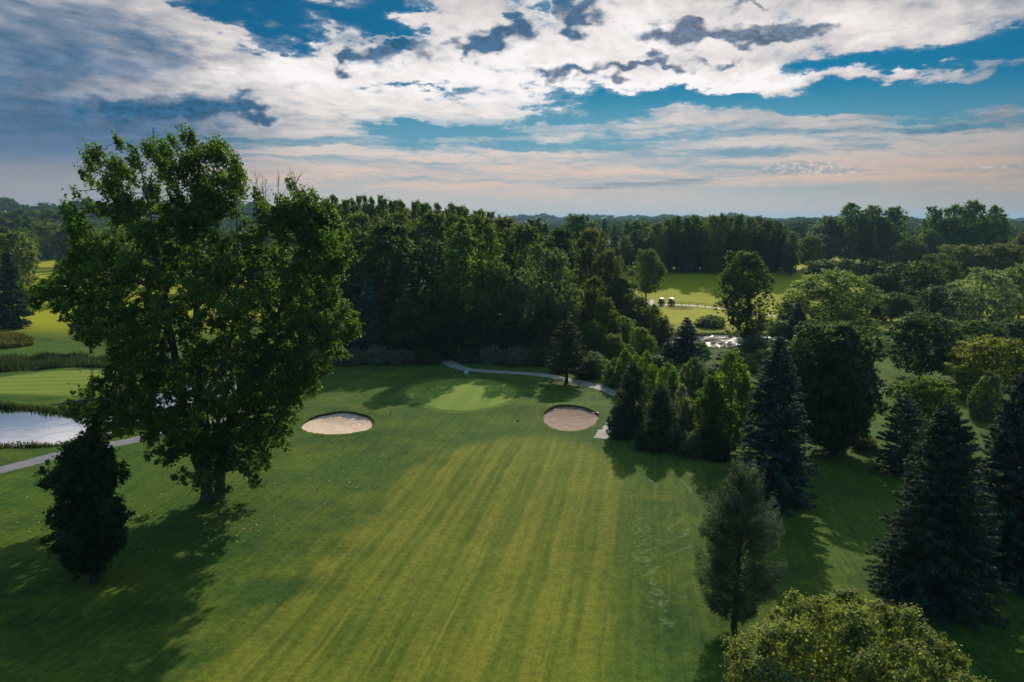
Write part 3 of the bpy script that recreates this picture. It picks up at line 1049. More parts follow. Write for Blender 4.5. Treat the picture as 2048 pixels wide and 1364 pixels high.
    p1 = p1 + np.outer(rng.normal(-0.3, 0.42, n1), [-0.42, 0.1, 0.9])
    n2 = 300000
    p2, q2, _ = blob_leaves(B[nt:], rng, n2, 12, 0.48, 0.35)
    pos, nrm = np.vstack([p1, p2]), np.vstack([q1, q2])
    size = 0.25 * rng.uniform(0.6, 1.3, len(pos))
    crown = cards('poplar_crown_mesh', pos, nrm, size, 0.75, rng)

    mb = MB()
    stems = [([(414, 1002), (411, 900), (402, 800), (394, 650), (389, 500), (392, 400), (400, 300)], 0.50, (0, 0)),
             ([(434, 1002), (441, 900), (470, 780), (535, 650), (590, 520), (612, 420)], 0.46, (0.4, 3.0)),
             ([(407, 960), (382, 850), (347, 650), (332, 540), (296, 450), (258, 365), (222, 320)], 0.42, (-.2, -2.2)),
             ([(388, 880), (320, 810), (240, 785), (150, 790)], 0.24, (0, -4.0)),
             ([(365, 770), (280, 655), (190, 595), (90, 582)], 0.25, (0, 2.0)),
             ([(446, 860), (540, 790), (620, 700), (695, 655)], 0.28, (0.4, -3.0)),
             ([(344, 640), (333, 520), (325, 420), (306, 305)], 0.17, (-1.5, -3.0)),
             ([(390, 470), (432, 400), (468, 335)], 0.16, (0, 1.5)),
             ([(520, 680), (610, 600), (680, 520)], 0.2, (1.6, 5.0)),
             ([(425, 900), (415, 800), (470, 700), (500, 560), (508, 400)], 0.3, (0.5, -4.5)),
             ([(400, 820), (420, 760), (400, 690)], 0.25, (0.0, -7.0))]
    nodes = []
    for pts, r0, (y0, y1) in stems:
        n = len(pts)
        ctrl = [loc(p[0], p[1], y0 + (y1 - y0) * i / (n - 1)) for i, p in enumerate(pts)]
        ctrl[0][2] = max(ctrl[0][2], -0.2)
        if pts[0][1] > 995: ctrl[0][2] = -0.2
        dense = []
        for i in range(n - 1):
            for k in range(5):
                t = k / 5
                a, b, c, d = ctrl[max(i - 1, 0)], ctrl[i], ctrl[i + 1], ctrl[min(i + 2, n - 1)]
                dense.append(0.5 * ((2 * b) + (c - a) * t + (2 * a - 5 * b + 4 * c - d) * t * t + (3 * b - a - 3 * c + d) * t ** 3))
        dense.append(ctrl[-1])
        L = len(dense)
        rad = [r0 * (1 - 0.93 * (i / (L - 1)) ** 0.9) + 0.02 for i in range(L)]
        if r0 > 0.45:
            rad[0] *= 1.5; rad[1] *= 1.12
        mb.tube(dense, rad, 8)
        nodes += [(p, q) for p, q in zip(dense, rad)]
    NP = np.array([p for p, _ in nodes])
    for b in B[::2]:
        dv = b[:3] - NP
        dist = np.linalg.norm(dv, axis=1) + np.where(NP[:, 2] > b[2] - 0.3, 4.0, 0)
        j = int(dist.argmin())
        s = NP[j]
        ln = np.linalg.norm(b[:3] - s)
        if ln < 0.5 or ln > 12: continue
        md = (s + b[:3]) / 2 + np.array([0, 0, 0.1 * ln])
        r = min(nodes[j][1] * 0.6, 0.03 + ln * 0.014)
        mb.tube([s, md, b[:3]], [r, r * 0.65, 0.018], 4, False)
    root = plant('poplar_tree', 'huge open-crowned poplar with several stems standing alone by the pond path', 'tree', (bx, by, bz), mb.mesh('trunk_mesh'), crown, COL['poplar'], bark='pale_bark')
    # dead bare tops
    for (x0, y0, x1, y1) in [(335, 330, 327, 258), (372, 320, 364, 258), (512, 430, 505, 338), (525, 440, 528, 345), (552, 430, 556, 338), (602, 400, 598, 343), (585, 390, 604, 350), (322, 400, 322, 342),
                             (575, 560, 612, 480), (590, 545, 604, 470), (548, 452, 536, 352)]:
        tb = MB()
        dy = rng.normal(0, 1.0)
        a, b = loc(x0, y0, dy), loc(x1, y1, dy)
        pts = [a + (b - a) * t + rng.normal(0, 0.08, 3) for t in np.linspace(0, 1, 5)]
        tb.tube(pts, [0.05, 0.04, 0.032, 0.024, 0.012], 5)
        for _ in range(5):
            t = rng.uniform(0.25, 0.9)
            s = a + (b - a) * t
            ln = rng.uniform(0.9, 2.4) * (1.1 - t)
            e = s + np.array([rng.normal(0, 0.5), rng.normal(0, 0.5), 1.0]) * ln
            tb.tube([s, (s + e) / 2 + rng.normal(0, 0.05, 3), e], [0.022, 0.016, 0.009], 4, False)
        link('bare_branch', tb.mesh('bare_branch_mesh'), M['twig'], root)


hero_poplar()


def hero_broad(name, label, cx, base, rows, color, seed, n_leaf, leaf, n_lobe=60, lobe=0.26, clump_k=9, clump_r=0.4, depth=1.0, bark='bark', fork=0.25, **kw):
    loc, prof = hero_profile(rows, cx, base)
    h = prof[-1][0]
    tr, cr = broad_tree(prof, h, np.random.default_rng(seed), n_lobe, n_leaf, leaf, lobe, depth, clump_k, clump_r, fork=fork, **kw)
    return plant(name, label, 'tree', loc, tr, cr, COL[color] if isinstance(color, str) else color, bark=bark)


hero_broad('broadleaf_tree', 'small very dark upright tree left of the big poplar trunk', 188, 1165,
           [(826, 188, 198), (850, 176, 212), (878, 150, 226), (910, 116, 240), (950, 95, 246), (1000, 106, 234), (1050, 97, 262), (1085, 98, 264), (1115, 118, 244), (1142, 160, 212)],
           (0.032, 0.064, 0.026), 5, 42000, 0.2, 70, 0.30)
hero_broad('linden_tree', 'dense round dark tree behind the blue spruce', 1668, 905,
           [(643, 1620, 1690), (654, 1585, 1728), (685, 1566, 1760), (740, 1556, 1778), (800, 1556, 1780), (850, 1572, 1758), (880, 1610, 1722), (900, 1640, 1700)],
           (0.062, 0.100, 0.056), 8, 72000, 0.28, 130, 0.19)
hero_broad('poplar_tree', 'tall open broadleaf tree with visible trunk beside the glittering pond', 1490, 692,
           [(505, 1462, 1505), (525, 1440, 1532), (550, 1432, 1548), (590, 1405, 1565), (615, 1425, 1568), (640, 1440, 1560), (665, 1460, 1540), (680, 1480, 1520)],
           (0.066, 0.100, 0.028), 9, 26000, 0.36, 70, 0.22, shell=(0.2, 1.0), core=0.06)

# maple whose crown fills the bottom corner; its foot is below the frame
def hero_maple():
    rng = np.random.default_rng(21)
    x, y, z = 13.9, 30.5, -0.45
    prof = [(2.2, -2.2, 2.2), (3.0, -4.2, 4.3), (4.5, -5.3, 5.6), (6.0, -5.3, 5.8), (7.4, -4.6, 5.0), (8.6, -3.3, 3.7), (9.3, -2.0, 2.2), (9.9, -0.7, 0.8)]
    tr, cr = broad_tree(prof, 10.05, rng, 230, 230000, 0.118, 0.115, 1.0, 7, 0.45, 0.7, trunk_r=0.26, fork=0.2, core=0.05, up=0.5, shell=(0.75, 1.0), n_limb=16)
    plant('maple_tree', 'yellow-green maple with clumped leaves filling the bottom corner', 'tree', (x, y, z), tr, cr, COL['maple'])


hero_maple()


def hero_conifer(label, cx, base, top, half, color, seed, levels, per, spray, shape=0.75, name='spruce_tree', wid=0.34, density=1.0, droop=(0.35, -0.30), z0=0.02, tip_up=0.12, gaps=0.0, d=None, rag=(0.6, 1.16), low=0.85, bark='bark', fanw=0.27, fluff=0.0):
    x, y, z = gp(cx, base)
    _, zt = at_y(cx, top, y)
    h = zt - z
    w = half * (y * CP + (CAM_H - h * 0.4) * SP) / F
    prof = lambda q: w * (1 - q) ** shape * (low + (1 - low) * min(1, q * 5)) + 0.05
    rng = np.random.default_rng(seed)
    tr, cr = conifer(h, prof, rng, levels + 8, per + 4, spray * 0.85, wid - 0.06, droop, density * 2.2, z0, None, tip_up, gaps, None, rag, fanw, fluff)
    return plant(name, label, 'tree', (x, y, z - 0.05), tr, cr, COL[color] if isinstance(color, str) else color, leafmat='needle', bark=bark)


hero_conifer('tall blue-grey spruce in front of the dense round dark tree', 1543, 1003, 672, 92, 'blue', 31, 46, 12, 0.55, 0.72)
hero_conifer('broad dark spruce standing in deep shade above the maple crown', 1868, 1205, 805, 138, (0.050, 0.088, 0.064), 32, 52, 13, 0.42, 0.70)
hero_conifer('tall dark spruce cut off by the right edge of the photo', 2010, 1150, 742, 110, (0.056, 0.084, 0.074), 33, 48, 12, 0.46, 0.68)
hero_conifer('layered dark conifer under the pale maple crown near the spruces', 1800, 948, 790, 60, 'spruce', 34, 16, 9, 0.5, 0.6, name='conifer_tree')
hero_conifer('dark pointed conifer at the bunker end of the thicket', 1264, 868, 722, 46, (0.055, 0.082, 0.030), 35, 24, 8, 0.5, 0.6, name='conifer_tree', rag=(0.35, 1.2), fanw=0.45, fluff=0.15)
hero_conifer('low dark conifer with green tips in the thicket front', 1318, 888, 770, 46, (0.046, 0.084, 0.044), 36, 20, 8, 0.5, 0.65, name='conifer_tree', rag=(0.35, 1.2), fanw=0.45, fluff=0.15)


def hero_pine():
    """open pine with the trunk showing, feathery branches turned up at the ends"""
    rng = np.random.default_rng(41)
    x, y, z = gp(1468, 1255)
    _, zt = at_y(1474, 940, y)
    h = zt - z
    m = (y * CP + 16 * SP) / F
    rows = np.array([(0.04, 30), (0.10, 66), (0.18, 88), (0.30, 95), (0.45, 92), (0.58, 84), (0.70, 72), (0.76, 50), (0.84, 44), (0.92, 36), (0.97, 26), (1.0, 10)])
    q = lambda f: float(np.interp(f, rows[:, 0], rows[:, 1])) * m
    tr, cr = conifer(h, q, rng, 30, 8, 0.30, 0.13, (0.62, 0.06), 9.0, 0.06, 0.16, 0.34, 0.08, lambda f: 0.25 * f, (0.5, 1.06), 0.5, 0.16)
    plant('pine_tree', 'open feathery pine with its dark trunk showing beside the fairway', 'tree', (x, y, z - 0.05), tr, cr, (0.082, 0.130, 0.064), leafmat='needle')


hero_pine()


def hero_lone():
    """the single soft conifer on the grass in front of the gravel path"""
    rng = np.random.default_rng(43)
    x, y, z = gp(1133, 766)
    _, zt = at_y(1133, 643, y)
    h = zt - z
    m = (y * CP) / F
    rows = np.array([(0.0, 4), (0.08, 30), (0.16, 42), (0.3, 44), (0.5, 40), (0.7, 30), (0.88, 18), (1.0, 4)])
    prof = lambda q: float(np.interp(q, rows[:, 0], rows[:, 1])) * m
    tr, cr = conifer(h, prof, rng, 32, 12, 0.45, 0.34, (0.5, -0.1), 1.8, 0.15, 0.28, 0.15, 0.05, None, (0.6, 1.1))
    plant('larch_tree', 'single soft dark conifer on the grass in front of the gravel path', 'tree', (x, y, z - 0.05), tr, cr, (0.070, 0.088, 0.032), leafmat='needle')


hero_lone()

# ------------------------------------------------------------------ the wood behind the near green
GW = 'trees of the wood behind the near green'
T('round', 765, 168, 446, 'broad dark oak with a lit upper edge at the left end of the wood', d=152, c='dark', group=GW)
T('poplar', 925, 98, 434, 'taller of two pale green poplars rising in the middle of the wood', d=146, c='light', group=GW)
T('poplar', 981, 74, 450, 'slimmer, right-hand one of two pale green poplars in the middle of the wood', d=147, c='light', group=GW)
T('willow', 1083, 165, 490, 'pale feathery willow-like tree at the right front of the wood', d=146, c=(_ := 'grey'), group=GW)
T('cone', 736, 74, 548, 'blue-green narrow conifer in front of the broad dark oak', d=141, c='blue', group=GW)
T('round', 868, 112, 478, 'dark tree with yellowish side branches between the oak and the pale poplars', d=153, c='deep', group=GW)
T('tall', 815, 92, 598, 'dark understorey tree beneath the right side of the broad oak', d=141, c='deep', group=GW)
T('tall', 892, 84, 600, 'dark understorey tree where the gravel path enters the wood', d=143, c='deep', group=GW)
T('tall', 962, 88, 610, 'dark understorey tree below the two pale poplars', d=141, c='deep', group=GW)
T('tall', 1030, 84, 622, 'dark understorey tree below the feathery willow-like tree', d=141, c='deep', group=GW)
T('tall', 690, 84, 530, 'dark tree half hidden behind the right side of the huge poplar', d=146, c='deep', group=GW)
T('round', 640, 110, 470, 'dark crown seen through the right side of the huge poplar', d=158, c='dark', group=GW)
T('tall', 1098, 70, 600, 'dark slim tree behind the single soft conifer', d=143, c='dark', group=GW)
T('round', 722, 112, 428, 'olive crown just below the left end of the wind-bent poplar row', d=180, c='olive', group=GW)
T('round', 800, 116, 424, 'olive crown above the right shoulder of the broad dark oak', d=188, c='olive', group=GW)
T('round', 862, 100, 424, 'yellowish olive crown left of the taller pale poplar top', d=182, c='olive', group=GW)
T('round', 905, 84, 430, 'dark crown right behind the taller pale poplar top', d=188, c='dark', group=GW)
T('round', 962, 84, 431, 'dark brownish crown between the two pale poplar tops', d=190, c='brown', group=GW)
T('round', 1012, 96, 434, 'brownish dark crown above the left side of the feathery willow-like tree', d=182, c='brown', group=GW)
T('round', 1050, 118, 452, 'dark green crown directly above the feathery willow-like tree', d=166, c='dark', group=GW)
T('tall', 1072, 80, 436, 'dark jagged crown on the skyline at the right shoulder of the wood', d=190, c='dark', group=GW)
T('round', 1112, 92, 456, 'dark crown stepping down at the right shoulder of the wood', d=172, c='dark', group=GW)
T('round', 1180, 84, 459, 'reddish brown oak right of the wood, against the far hills', d=186, c='brown', group=GW)
T('round', 1216, 66, 500, 'brown-green crown just right of the reddish brown oak', d=176, c='brown', group=GW)
T('tall', 1188, 62, 553, 'yellow-brown upright tree below the reddish brown oak', d=152, c='brown', group=GW)
T('tall', 1216, 54, 596, 'tree with rusty top and yellow-green sides near the gravel path', d=147, c='olive', group=GW)
T('tall', 1152, 56, 596, 'grey-green slim tree left of the yellow-brown upright tree', d=150, c='grey', group=GW)
T('round', 1240, 72, 552, 'dark green tree left of the sunny far meadow', d=170, c='dark', group=GW)
T('tall', 1275, 66, 592, 'dark brownish tree below the orange-topped meadow tree', d=164, c='brown', group=GW)
T('tall', 1307, 62, 608, 'olive-brown tree at the edge of the sunny meadow', d=160, c='olive', group=GW)
T('tall', 1248, 58, 632, 'fresh green young tree left of the dark blue conifer', d=150, c='bright', group=GW)
T('tall', 1285, 58, 655, 'bright green pointed young tree in the middle of the thicket', d=137, c='bright', group=GW)
T('round', 1190, 70, 640, 'green bushy tree right of the single soft conifer', d=141, c='mid', group=GW)
T('tall', 1330, 44, 640, 'thin pale brownish tree left of the glittering pond', d=162, c='brown', group=GW)
T('round', 1225, 60, 668, 'yellowish low crown between the path bend and the young trees', d=138, c='olive', group=GW)

bent_top = [(664, 393), (681, 396), (699, 394), (716, 397), (733, 393), (750, 392), (767, 395), (784, 398), (800, 400), (816, 399), (832, 404), (848, 404), (864, 408), (880, 409), (896, 411),
            (912, 413), (928, 417), (944, 417), (958, 422), (972, 424), (985, 428)]
brow = random.Random(5)
bent_top = bent_top + [((a[0] + c[0]) / 2, (a[1] + c[1]) / 2 + 4) for a, c in zip(bent_top[:-1:2], bent_top[1::2])]
for i, (px, py) in enumerate(bent_top):
    T('bent', px + 6 + brow.uniform(-6, 6), brow.uniform(30, 52), py + brow.uniform(-6, 5), 'wind-bent slim poplar in the long row on the skyline behind the wood', d=236 + brow.uniform(-6, 9), c=('mid', 'olive', 'mid')[i % 3], group='wind-bent poplars in a row on the skyline')
for px, top, w, d, lab in [(700, 706, 74, 137.5, 'dark bush at the foot of the wood nearest the huge poplar'), (748, 700, 78, 138, 'dark bush at the foot of the broad oak'),
                           (800, 704, 72, 138, 'dark bush in front of the understorey left of the path mouth'), (850, 706, 66, 139, 'dark bush beside the mouth of the gravel path'),
                           (938, 704, 60, 140, 'dark bush right of the path mouth above the white flag'), (985, 698, 72, 138.5, 'rounded dark bush behind the white flag'),
                           (1036, 702, 80, 137, 'grey-green rounded bush behind the right side of the green'), (1082, 698, 60, 136, 'dark bush left of the single soft conifer')]:
    T('shrub', px, w, top - 8, lab, d=d, c='silver' if w > 71 else 'grey', group='bushes along the foot of the wood')
for px, top, w, base, lab, c in [(1190, 704, 84, 752, 'wide grey-green bush right of the single soft conifer', 'grey'), (1172, 722, 50, 756, 'low dark bush behind the gravel path bend', 'deep'),
                                 (1228, 716, 62, 770, 'pale leafy bush above the end of the gravel path', 'grey'), (1252, 700, 66, 778, 'light green leafy bush behind the pointed thicket conifer', 'light'),
                                 (1385, 716, 72, 792, 'grey-green feathery bush in the middle of the thicket', 'grey'), (1332, 726, 56, 800, 'bright green round bush between the thicket conifers', 'bright'),
                                 (1243, 806, 66, 876, 'grey-blue bush overhanging the gravel spur', 'blue'), (1302, 842, 74, 898, 'dark low bush at the front edge of the thicket', 'deep'),
                                 (1352, 850, 60, 902, 'dull green low bush at the front edge of the thicket beside the pale sapling', 'grey'), (1388, 858, 62, 912, 'pale low bush below the leafy lit tree', 'grey'),
                                 (1432, 862, 66, 918, 'dark low bush under the leafy lit tree', 'deep'), (1380, 800, 54, 880, 'brownish tangled shrub behind the pale sapling', 'brown'),
                                 (1730, 868, 58, 897, 'small brown bush on the sunlit grass right of the round dark tree', 'brown'), (1812, 1138, 58, 1172, 'small grey bush at the left foot of the broad dark spruce', 'grey')]:
    T('shrub', px, w, top, lab, base=base, c=c, group='bushes of the thicket' if px < 1500 else None)
for px, top, w, d, lab, c in [(1405, 728, 70, 128, 'dark green bush behind the grey-green feathery bush', 'dark'), (1450, 722, 70, 132, 'olive bush hidden behind the leafy lit tree', 'olive'), (1492, 716, 76, 130, 'dull bush between the leafy lit tree and the blue-grey spruce', 'mid'),
                              (1322, 712, 70, 136, 'green bush at the foot of the dark blue pointed conifer', 'mid'), (1470, 704, 70, 144, 'dark bush on the near bank right of the dark blue pointed conifer', 'dark'), (1550, 700, 90, 140, 'leafy bush on the near bank behind the spruce top', 'light'),
                              (1278, 742, 60, 122, 'olive bush behind the pointed thicket conifer', 'olive'), (1430, 770, 70, 108, 'shaded bush in the back of the thicket', 'deep'), (1300, 770, 60, 112, 'dark bush between the two thicket conifers', 'deep')]:
    T('shrub', px, w, top, lab, d=d, c=c, group='bushes of the thicket')
T('tall', 1362, 36, 768, 'pale silvery sapling in the thicket', base=884, c='silver')
T('tall', 1456, 100, 700, 'leafy yellow-green lit tree just left of the blue-grey spruce', base=908, c='light')
T('tall', 1418, 70, 752, 'darker green lower tree leaning on the leafy lit tree', base=906, c='mid')
T('tall', 1345, 40, 740, 'slim green young tree in the back of the thicket', base=840, c='mid')
T('tall', 1290, 46, 700, 'light green young tree behind the pointed thicket conifer', base=812, c='bright')
T('cone', 1375, 90, 634, 'dark blue pointed conifer left of the glittering pond', d=141, c='blue')
T('cone', 1340, 40, 676, 'small dark conifer beside the dark blue pointed conifer', d=139, c='spruce')
T('shrub', 1425, 72, 630, 'leafy bush on the far bank of the glittering pond', d=186, c='mid')
T('shrub', 1540, 64, 646, 'green bush on the far bank beneath the tall open broadleaf tree', d=184, c='olive')
T('shrub', 1512, 70, 668, 'low bush at the near shore under the tall open broadleaf tree', d=152, c='grey')
T('shrub', 1402, 56, 680, 'low green bush at the near shore of the glittering pond', d=146, c='mid')
T('cone', 1597, 52, 600, 'small dark conifer between the tall open tree and the pale willow', d=166, c='spruce')
T('round', 1560, 56, 640, 'yellow-green low tree right of the glittering pond', d=168, c='light')

# ------------------------------------------------------------------ right hand parkland
T('willow', 1665, 200, 540, 'pale yellowish willow with rounded billows right of the tall open broadleaf tree', d=176, c='willow')
T('round', 1826, 140, 525, 'wide dark tree with brownish top behind the round dark tree', d=222, c='dark')
T('round', 1888, 66, 522, 'dark green tree beside the silvery willow on its left', d=238, c='dark')
T('willow', 1962, 142, 536, 'silvery willow with pale billows by the right edge', d=190, c='silver')
T('willow', 2040, 110, 528, 'olive-tinted willow behind the silvery willow, cut by the right edge', d=202, c='willow')
T('round', 1840, 154, 626, 'compact round dark tree beside the dark cart path', base=757, c='deep')
T('round', 1955, 116, 640, 'low dark round tree behind the golden maple', d=140, c='dark')
T('tall', 1903, 62, 640, 'silvery grey shrub-like tree behind the compact round dark tree', d=150, c='silver')
T('round', 1990, 160, 676, 'golden yellow maple at the right edge', d=112, c='gold')
T('round', 1866, 136, 752, 'pale olive maple with bright top behind the spruces', d=88, c='light')
T('shrub', 1745, 64, 672, 'sunlit yellow-green bush left of the compact round dark tree', d=150, c='bright')
T('shrub', 1990, 66, 742, 'small dark crown below the golden maple', d=98, c='grey')
T('round', 1762, 84, 546, 'dark tree just right of the pale yellowish willow top', d=226, c='dark')
T('tall', 1582, 60, 588, 'dull green tree filling the gap between the tall open tree and the pale willow', d=184, c='mid')
T('round', 1740, 70, 602, 'shaded lower tree right of the pale yellowish willow', d=184, c='deep')
T('round', 1785, 96, 584, 'dark tree in front of the wide dark tree, above the sunlit bush', d=196, c='dark')
T('round', 1876, 108, 572, 'dark shaded tree between the wide dark tree and the silvery willow', d=200, c='deep')
T('round', 2035, 100, 640, 'dark tree under the silvery willow at the right edge', d=150, c='deep')
T('round', 1925, 84, 668, 'shaded low tree left of the golden maple', d=132, c='mid')
T('round', 1700, 90, 600, 'dark lower tree behind the pale yellowish willow', d=188, c='dark')
for px, w, top, d, lab, c in [(1645, 62, 432, 384, 'left lobe of the first tall poplar clump on the horizon, grey-green', 'grey'), (1692, 66, 405, 380, 'tallest tree of the first poplar clump right of the tree wall', 'mid'),
                              (1735, 62, 411, 382, 'third tree of the first poplar clump right of the tree wall', 'mid'), (1778, 52, 414, 378, 'right end tree of the first poplar clump', 'mid'),
                              (1852, 46, 412, 372, 'left end tree of the second poplar clump on the horizon', 'mid'), (1895, 60, 410, 370, 'second tree of the second poplar clump on the horizon', 'mid'),
                              (1934, 62, 402, 372, 'tallest tree of the second poplar clump on the horizon', 'mid'), (1975, 54, 410, 374, 'right end tree of the second poplar clump', 'mid')]:
    T('tall', px, w * 1.25, top, lab, d=d, c=c, name='poplar_tree', group='tall poplars on the right horizon')
T('tall', 1640, 66, 468, 'grey-green lower tree at the left foot of the first poplar clump', d=372, c='grey')
T('round', 1615, 56, 472, 'small round brownish tree between the tree wall and the poplar clump', d=312, c='brown')
T('round', 1808, 74, 476, 'dull green lower tree between the two poplar clumps', d=352, c='olive')
T('round', 1850, 80, 458, 'grey-green lower tree under the second poplar clump', d=360, c='grey')
T('round', 1915, 116, 490, 'olive tree below the second poplar clump', d=300, c='olive')
T('round', 1995, 118, 486, 'brown-green tree by the right edge below the horizon', d=292, c='brown')
T('round', 2040, 80, 466, 'rusty crown at the right edge near the horizon', d=330, c='brown')
T('round', 1875, 80, 508, 'dark tree behind the wide dark tree with brownish top', d=262, c='dark')
T('round', 1770, 60, 520, 'dark low tree at the right foot of the first poplar clump', d=345, c='dark')
for px, w, lab in [(1640, 60, 'low dark hedge-like shrub at the edge of the sunny strip'), (1690, 66, 'long dark shrub in front of the first poplar clump'), (1738, 56, 'dark shrub at the right end of the sunny strip')]:
    T('shrub', px, w + 26, 519, lab, d=286, c='dark', group='low shrubs in front of the poplar clump')
T('lone', 1292, 80, 500, 'orange-tinged round tree with a clear trunk beside the far cart path', base=585, c='olive')
T('round', 1158, 94, 430, 'dark rounded crown on the horizon above the reddish brown oak', d=300, c='dark')
T('cone', 1206, 34, 436, 'dark pointed conifer on the horizon left of the tree wall', d=292, c='spruce', group='pointed conifers left of the tree wall')
T('cone', 1226, 32, 446, 'green pointed conifer on the horizon left of the tree wall, lower than its neighbour', d=286, c='mid', group='pointed conifers left of the tree wall')
T('round', 1268, 76, 441, 'dark tree rising behind the pale left end of the tree wall', d=345, c='dark')
wall = [(1246, 474), (1268, 462), (1290, 455), (1312, 448), (1332, 441), (1350, 433), (1368, 438), (1386, 432), (1404, 437), (1422, 433), (1438, 429), (1456, 434), (1474, 431), (1492, 436),
        (1510, 433), (1528, 441), (1546, 443), (1562, 452), (1578, 466)]
for i, (px, py) in enumerate(wall):
    lab = 'pale round tree at the left end of the dark tree wall' if i == 0 else ('grey-green tree at the right end of the dark tree wall' if i == len(wall) - 1 else 'tall tree in the straight dark tree wall beyond the far meadow')
    T('tall', px, (44, 54, 40, 50)[i % 4], py - 2, lab, d=291 + (i % 3) * 5 - (5 if i in (0, len(wall) - 1) else 0), c=('grey' if i in (0, len(wall) - 1) else ('dark', 'grey', 'deep', 'olive', 'mid')[i * 7 % 5]), group='trees of the dark tree wall')
    if 0 < i < len(wall) - 1:
        T('tall', px + 8, 52, py + 12, 'tall tree in the straight dark tree wall beyond the far meadow', d=312, c='deep', group='trees of the dark tree wall')

# ------------------------------------------------------------------ left hand distance
T('cone', 28, 78, 494, 'tall dark spruce at the left edge beyond the far green', base=656, c='spruce', name='spruce_tree')
T('cone', -4, 60, 512, 'dark spruce cut by the left edge beside a taller one', base=652, c='spruce', name='spruce_tree')
T('willow', 40, 84, 464, 'pale willow behind the tall dark spruce at the left edge', d=245, c='willow')
T('round', 14, 56, 450, 'small dark round tree at the left edge under the far ridge', d=330, c='deep')
T('round', 62, 52, 456, 'green round tree right of the pale willow', d=335, c='mid')
T('round', 96, 76, 444, 'large dull green tree behind the far sunlit field', base=520, c='olive')
T('lone', 140, 66, 452, 'dark spreading tree with visible trunk on the far sunlit field', base=533, c='dark')
T('cone', 124, 36, 503, 'small blue-grey conifer on the far sunlit field', base=546, c='blue')
T('lone', 182, 84, 612, 'dark maple with a visible trunk on the sunlit slope behind the huge poplar', base=706, c='deep')
T('willow', 246, 88, 446, 'pale tree seen through the left side of the huge poplar', d=262, c='willow')
T('round', 190, 84, 452, 'dull tree behind the upper left branches of the huge poplar', d=420, c='mid')
T('round', 320, 100, 462, 'dark tree behind the middle of the huge poplar', d=300, c='dark')
T('round', 420, 110, 470, 'dark tree far behind the trunk of the huge poplar', d=280, c='dark')
T('round', 528, 90, 462, 'grey-green tree seen under the bare tops of the huge poplar', d=300, c='grey')
T('round', 590, 90, 470, 'dark tree behind the right branches of the huge poplar', d=250, c='dark')
canopy = [(8, 420), (34, 425), (60, 418), (86, 421), (112, 419), (138, 423), (165, 420), (20, 436), (50, 438), (78, 434), (106, 438), (150, 440), (178, 436)]
for i, (px, py) in enumerate(canopy):
    T('round', px, 46, py, 'rounded crown in the far left canopy below the blue ridge', d=640 if i < 7 else 540, c=('mid', 'olive', 'dark')[i % 3], group='rounded crowns below the far left ridge')


# ------------------------------------------------------------------ reeds, weeds, fallen leaves: uncountable growth
def blades(name, label, cat, pts, hmin, hmax, color, w, kind='stuff', lean=0.25, seed=1, mat='reed'):
    rng = np.random.default_rng(seed)
    n = len(pts)
    z = base_h(pts[:, 0], pts[:, 1]) - 0.3
    H = rng.uniform(hmin, hmax, n)
    H = H * (0.55 + 0.5 * (1 + np.sin(pts[:, 0] * 0.75 + 2 * np.sin(pts[:, 1] * 0.5)) * np.sin(pts[:, 0] * 0.31 + pts[:, 1] * 0.42)) * rng.uniform(0.4, 1.2, n))
    d = rng.normal(0, lean, (n, 2))
    a = rng.uniform(0, math.pi, n)
    s = np.stack([np.cos(a), np.sin(a)], 1) * (w * rng.uniform(0.6, 1.4, n))[:, None]
    v = np.empty((n, 4, 3))
    v[:, 0, :2] = pts - s; v[:, 0, 2] = z
    v[:, 1, :2] = pts + s; v[:, 1, 2] = z
    v[:, 2, :2] = pts + d * H[:, None] * 0.6 + s * 0.7; v[:, 2, 2] = z + H * 0.75
    v[:, 3, :2] = pts + d * H[:, None] - s * 0.2; v[:, 3, 2] = z + H + 0.3
    o = link(name, np_mesh(name + '_mesh', v.reshape(-1, 3), np.arange(4 * n).reshape(n, 4)), M[mat])
    o.color = (*color, 1)
    return tag(o, label, cat, kind=kind)


def band(px_rows, n, rng):
    """points scattered in a strip of ground between a near and a far edge"""
    out = []
    xs = [r[0] for r in px_rows]
    for _ in range(n):
        px = rng.uniform(xs[0], xs[-1])
        near = np.interp(px, xs, [r[1] for r in px_rows])
        farr = np.interp(px, xs, [r[2] for r in px_rows])
        t = rng.uniform()
        a, b = np.array(gp0(px, near)), np.array(gp0(px, farr))
        out.append(a + (b - a) * t)
    return np.array(out)


rg = np.random.default_rng(4)
blades('reeds', 'strip of grey-green reeds and weeds behind the green beyond the pond', 'reeds', band([(-90, 748, 718), (60, 742, 716), (150, 736, 716), (240, 735, 718), (330, 738, 722)], 15000, rg), 0.35, 1.35, (0.055, 0.072, 0.038), 0.10)
blades('tall_grass', 'brownish patch of tall grass on the slope at the left edge', 'grass', band([(-60, 700, 676), (0, 699, 674), (40, 696, 678), (66, 692, 686)], 5000, rg), 0.4, 1.7, (0.115, 0.10, 0.045), 0.10, seed=2)
blades('waterside_grass', 'unmown grass fringe along the pond shores', 'grass', np.vstack([POND_W[rg.integers(0, len(POND_W), 6000)] * 1.0 + rg.normal(0, 0.35, (6000, 2)) , POND_E[rg.integers(0, len(POND_E), 1500)] + rg.normal(0, 0.5, (1500, 2))]),
       0.15, 0.55, (0.06, 0.072, 0.022), 0.06, seed=3)
fw = band([(-80, 700, 560), (0, 700, 560)], 10, rg)


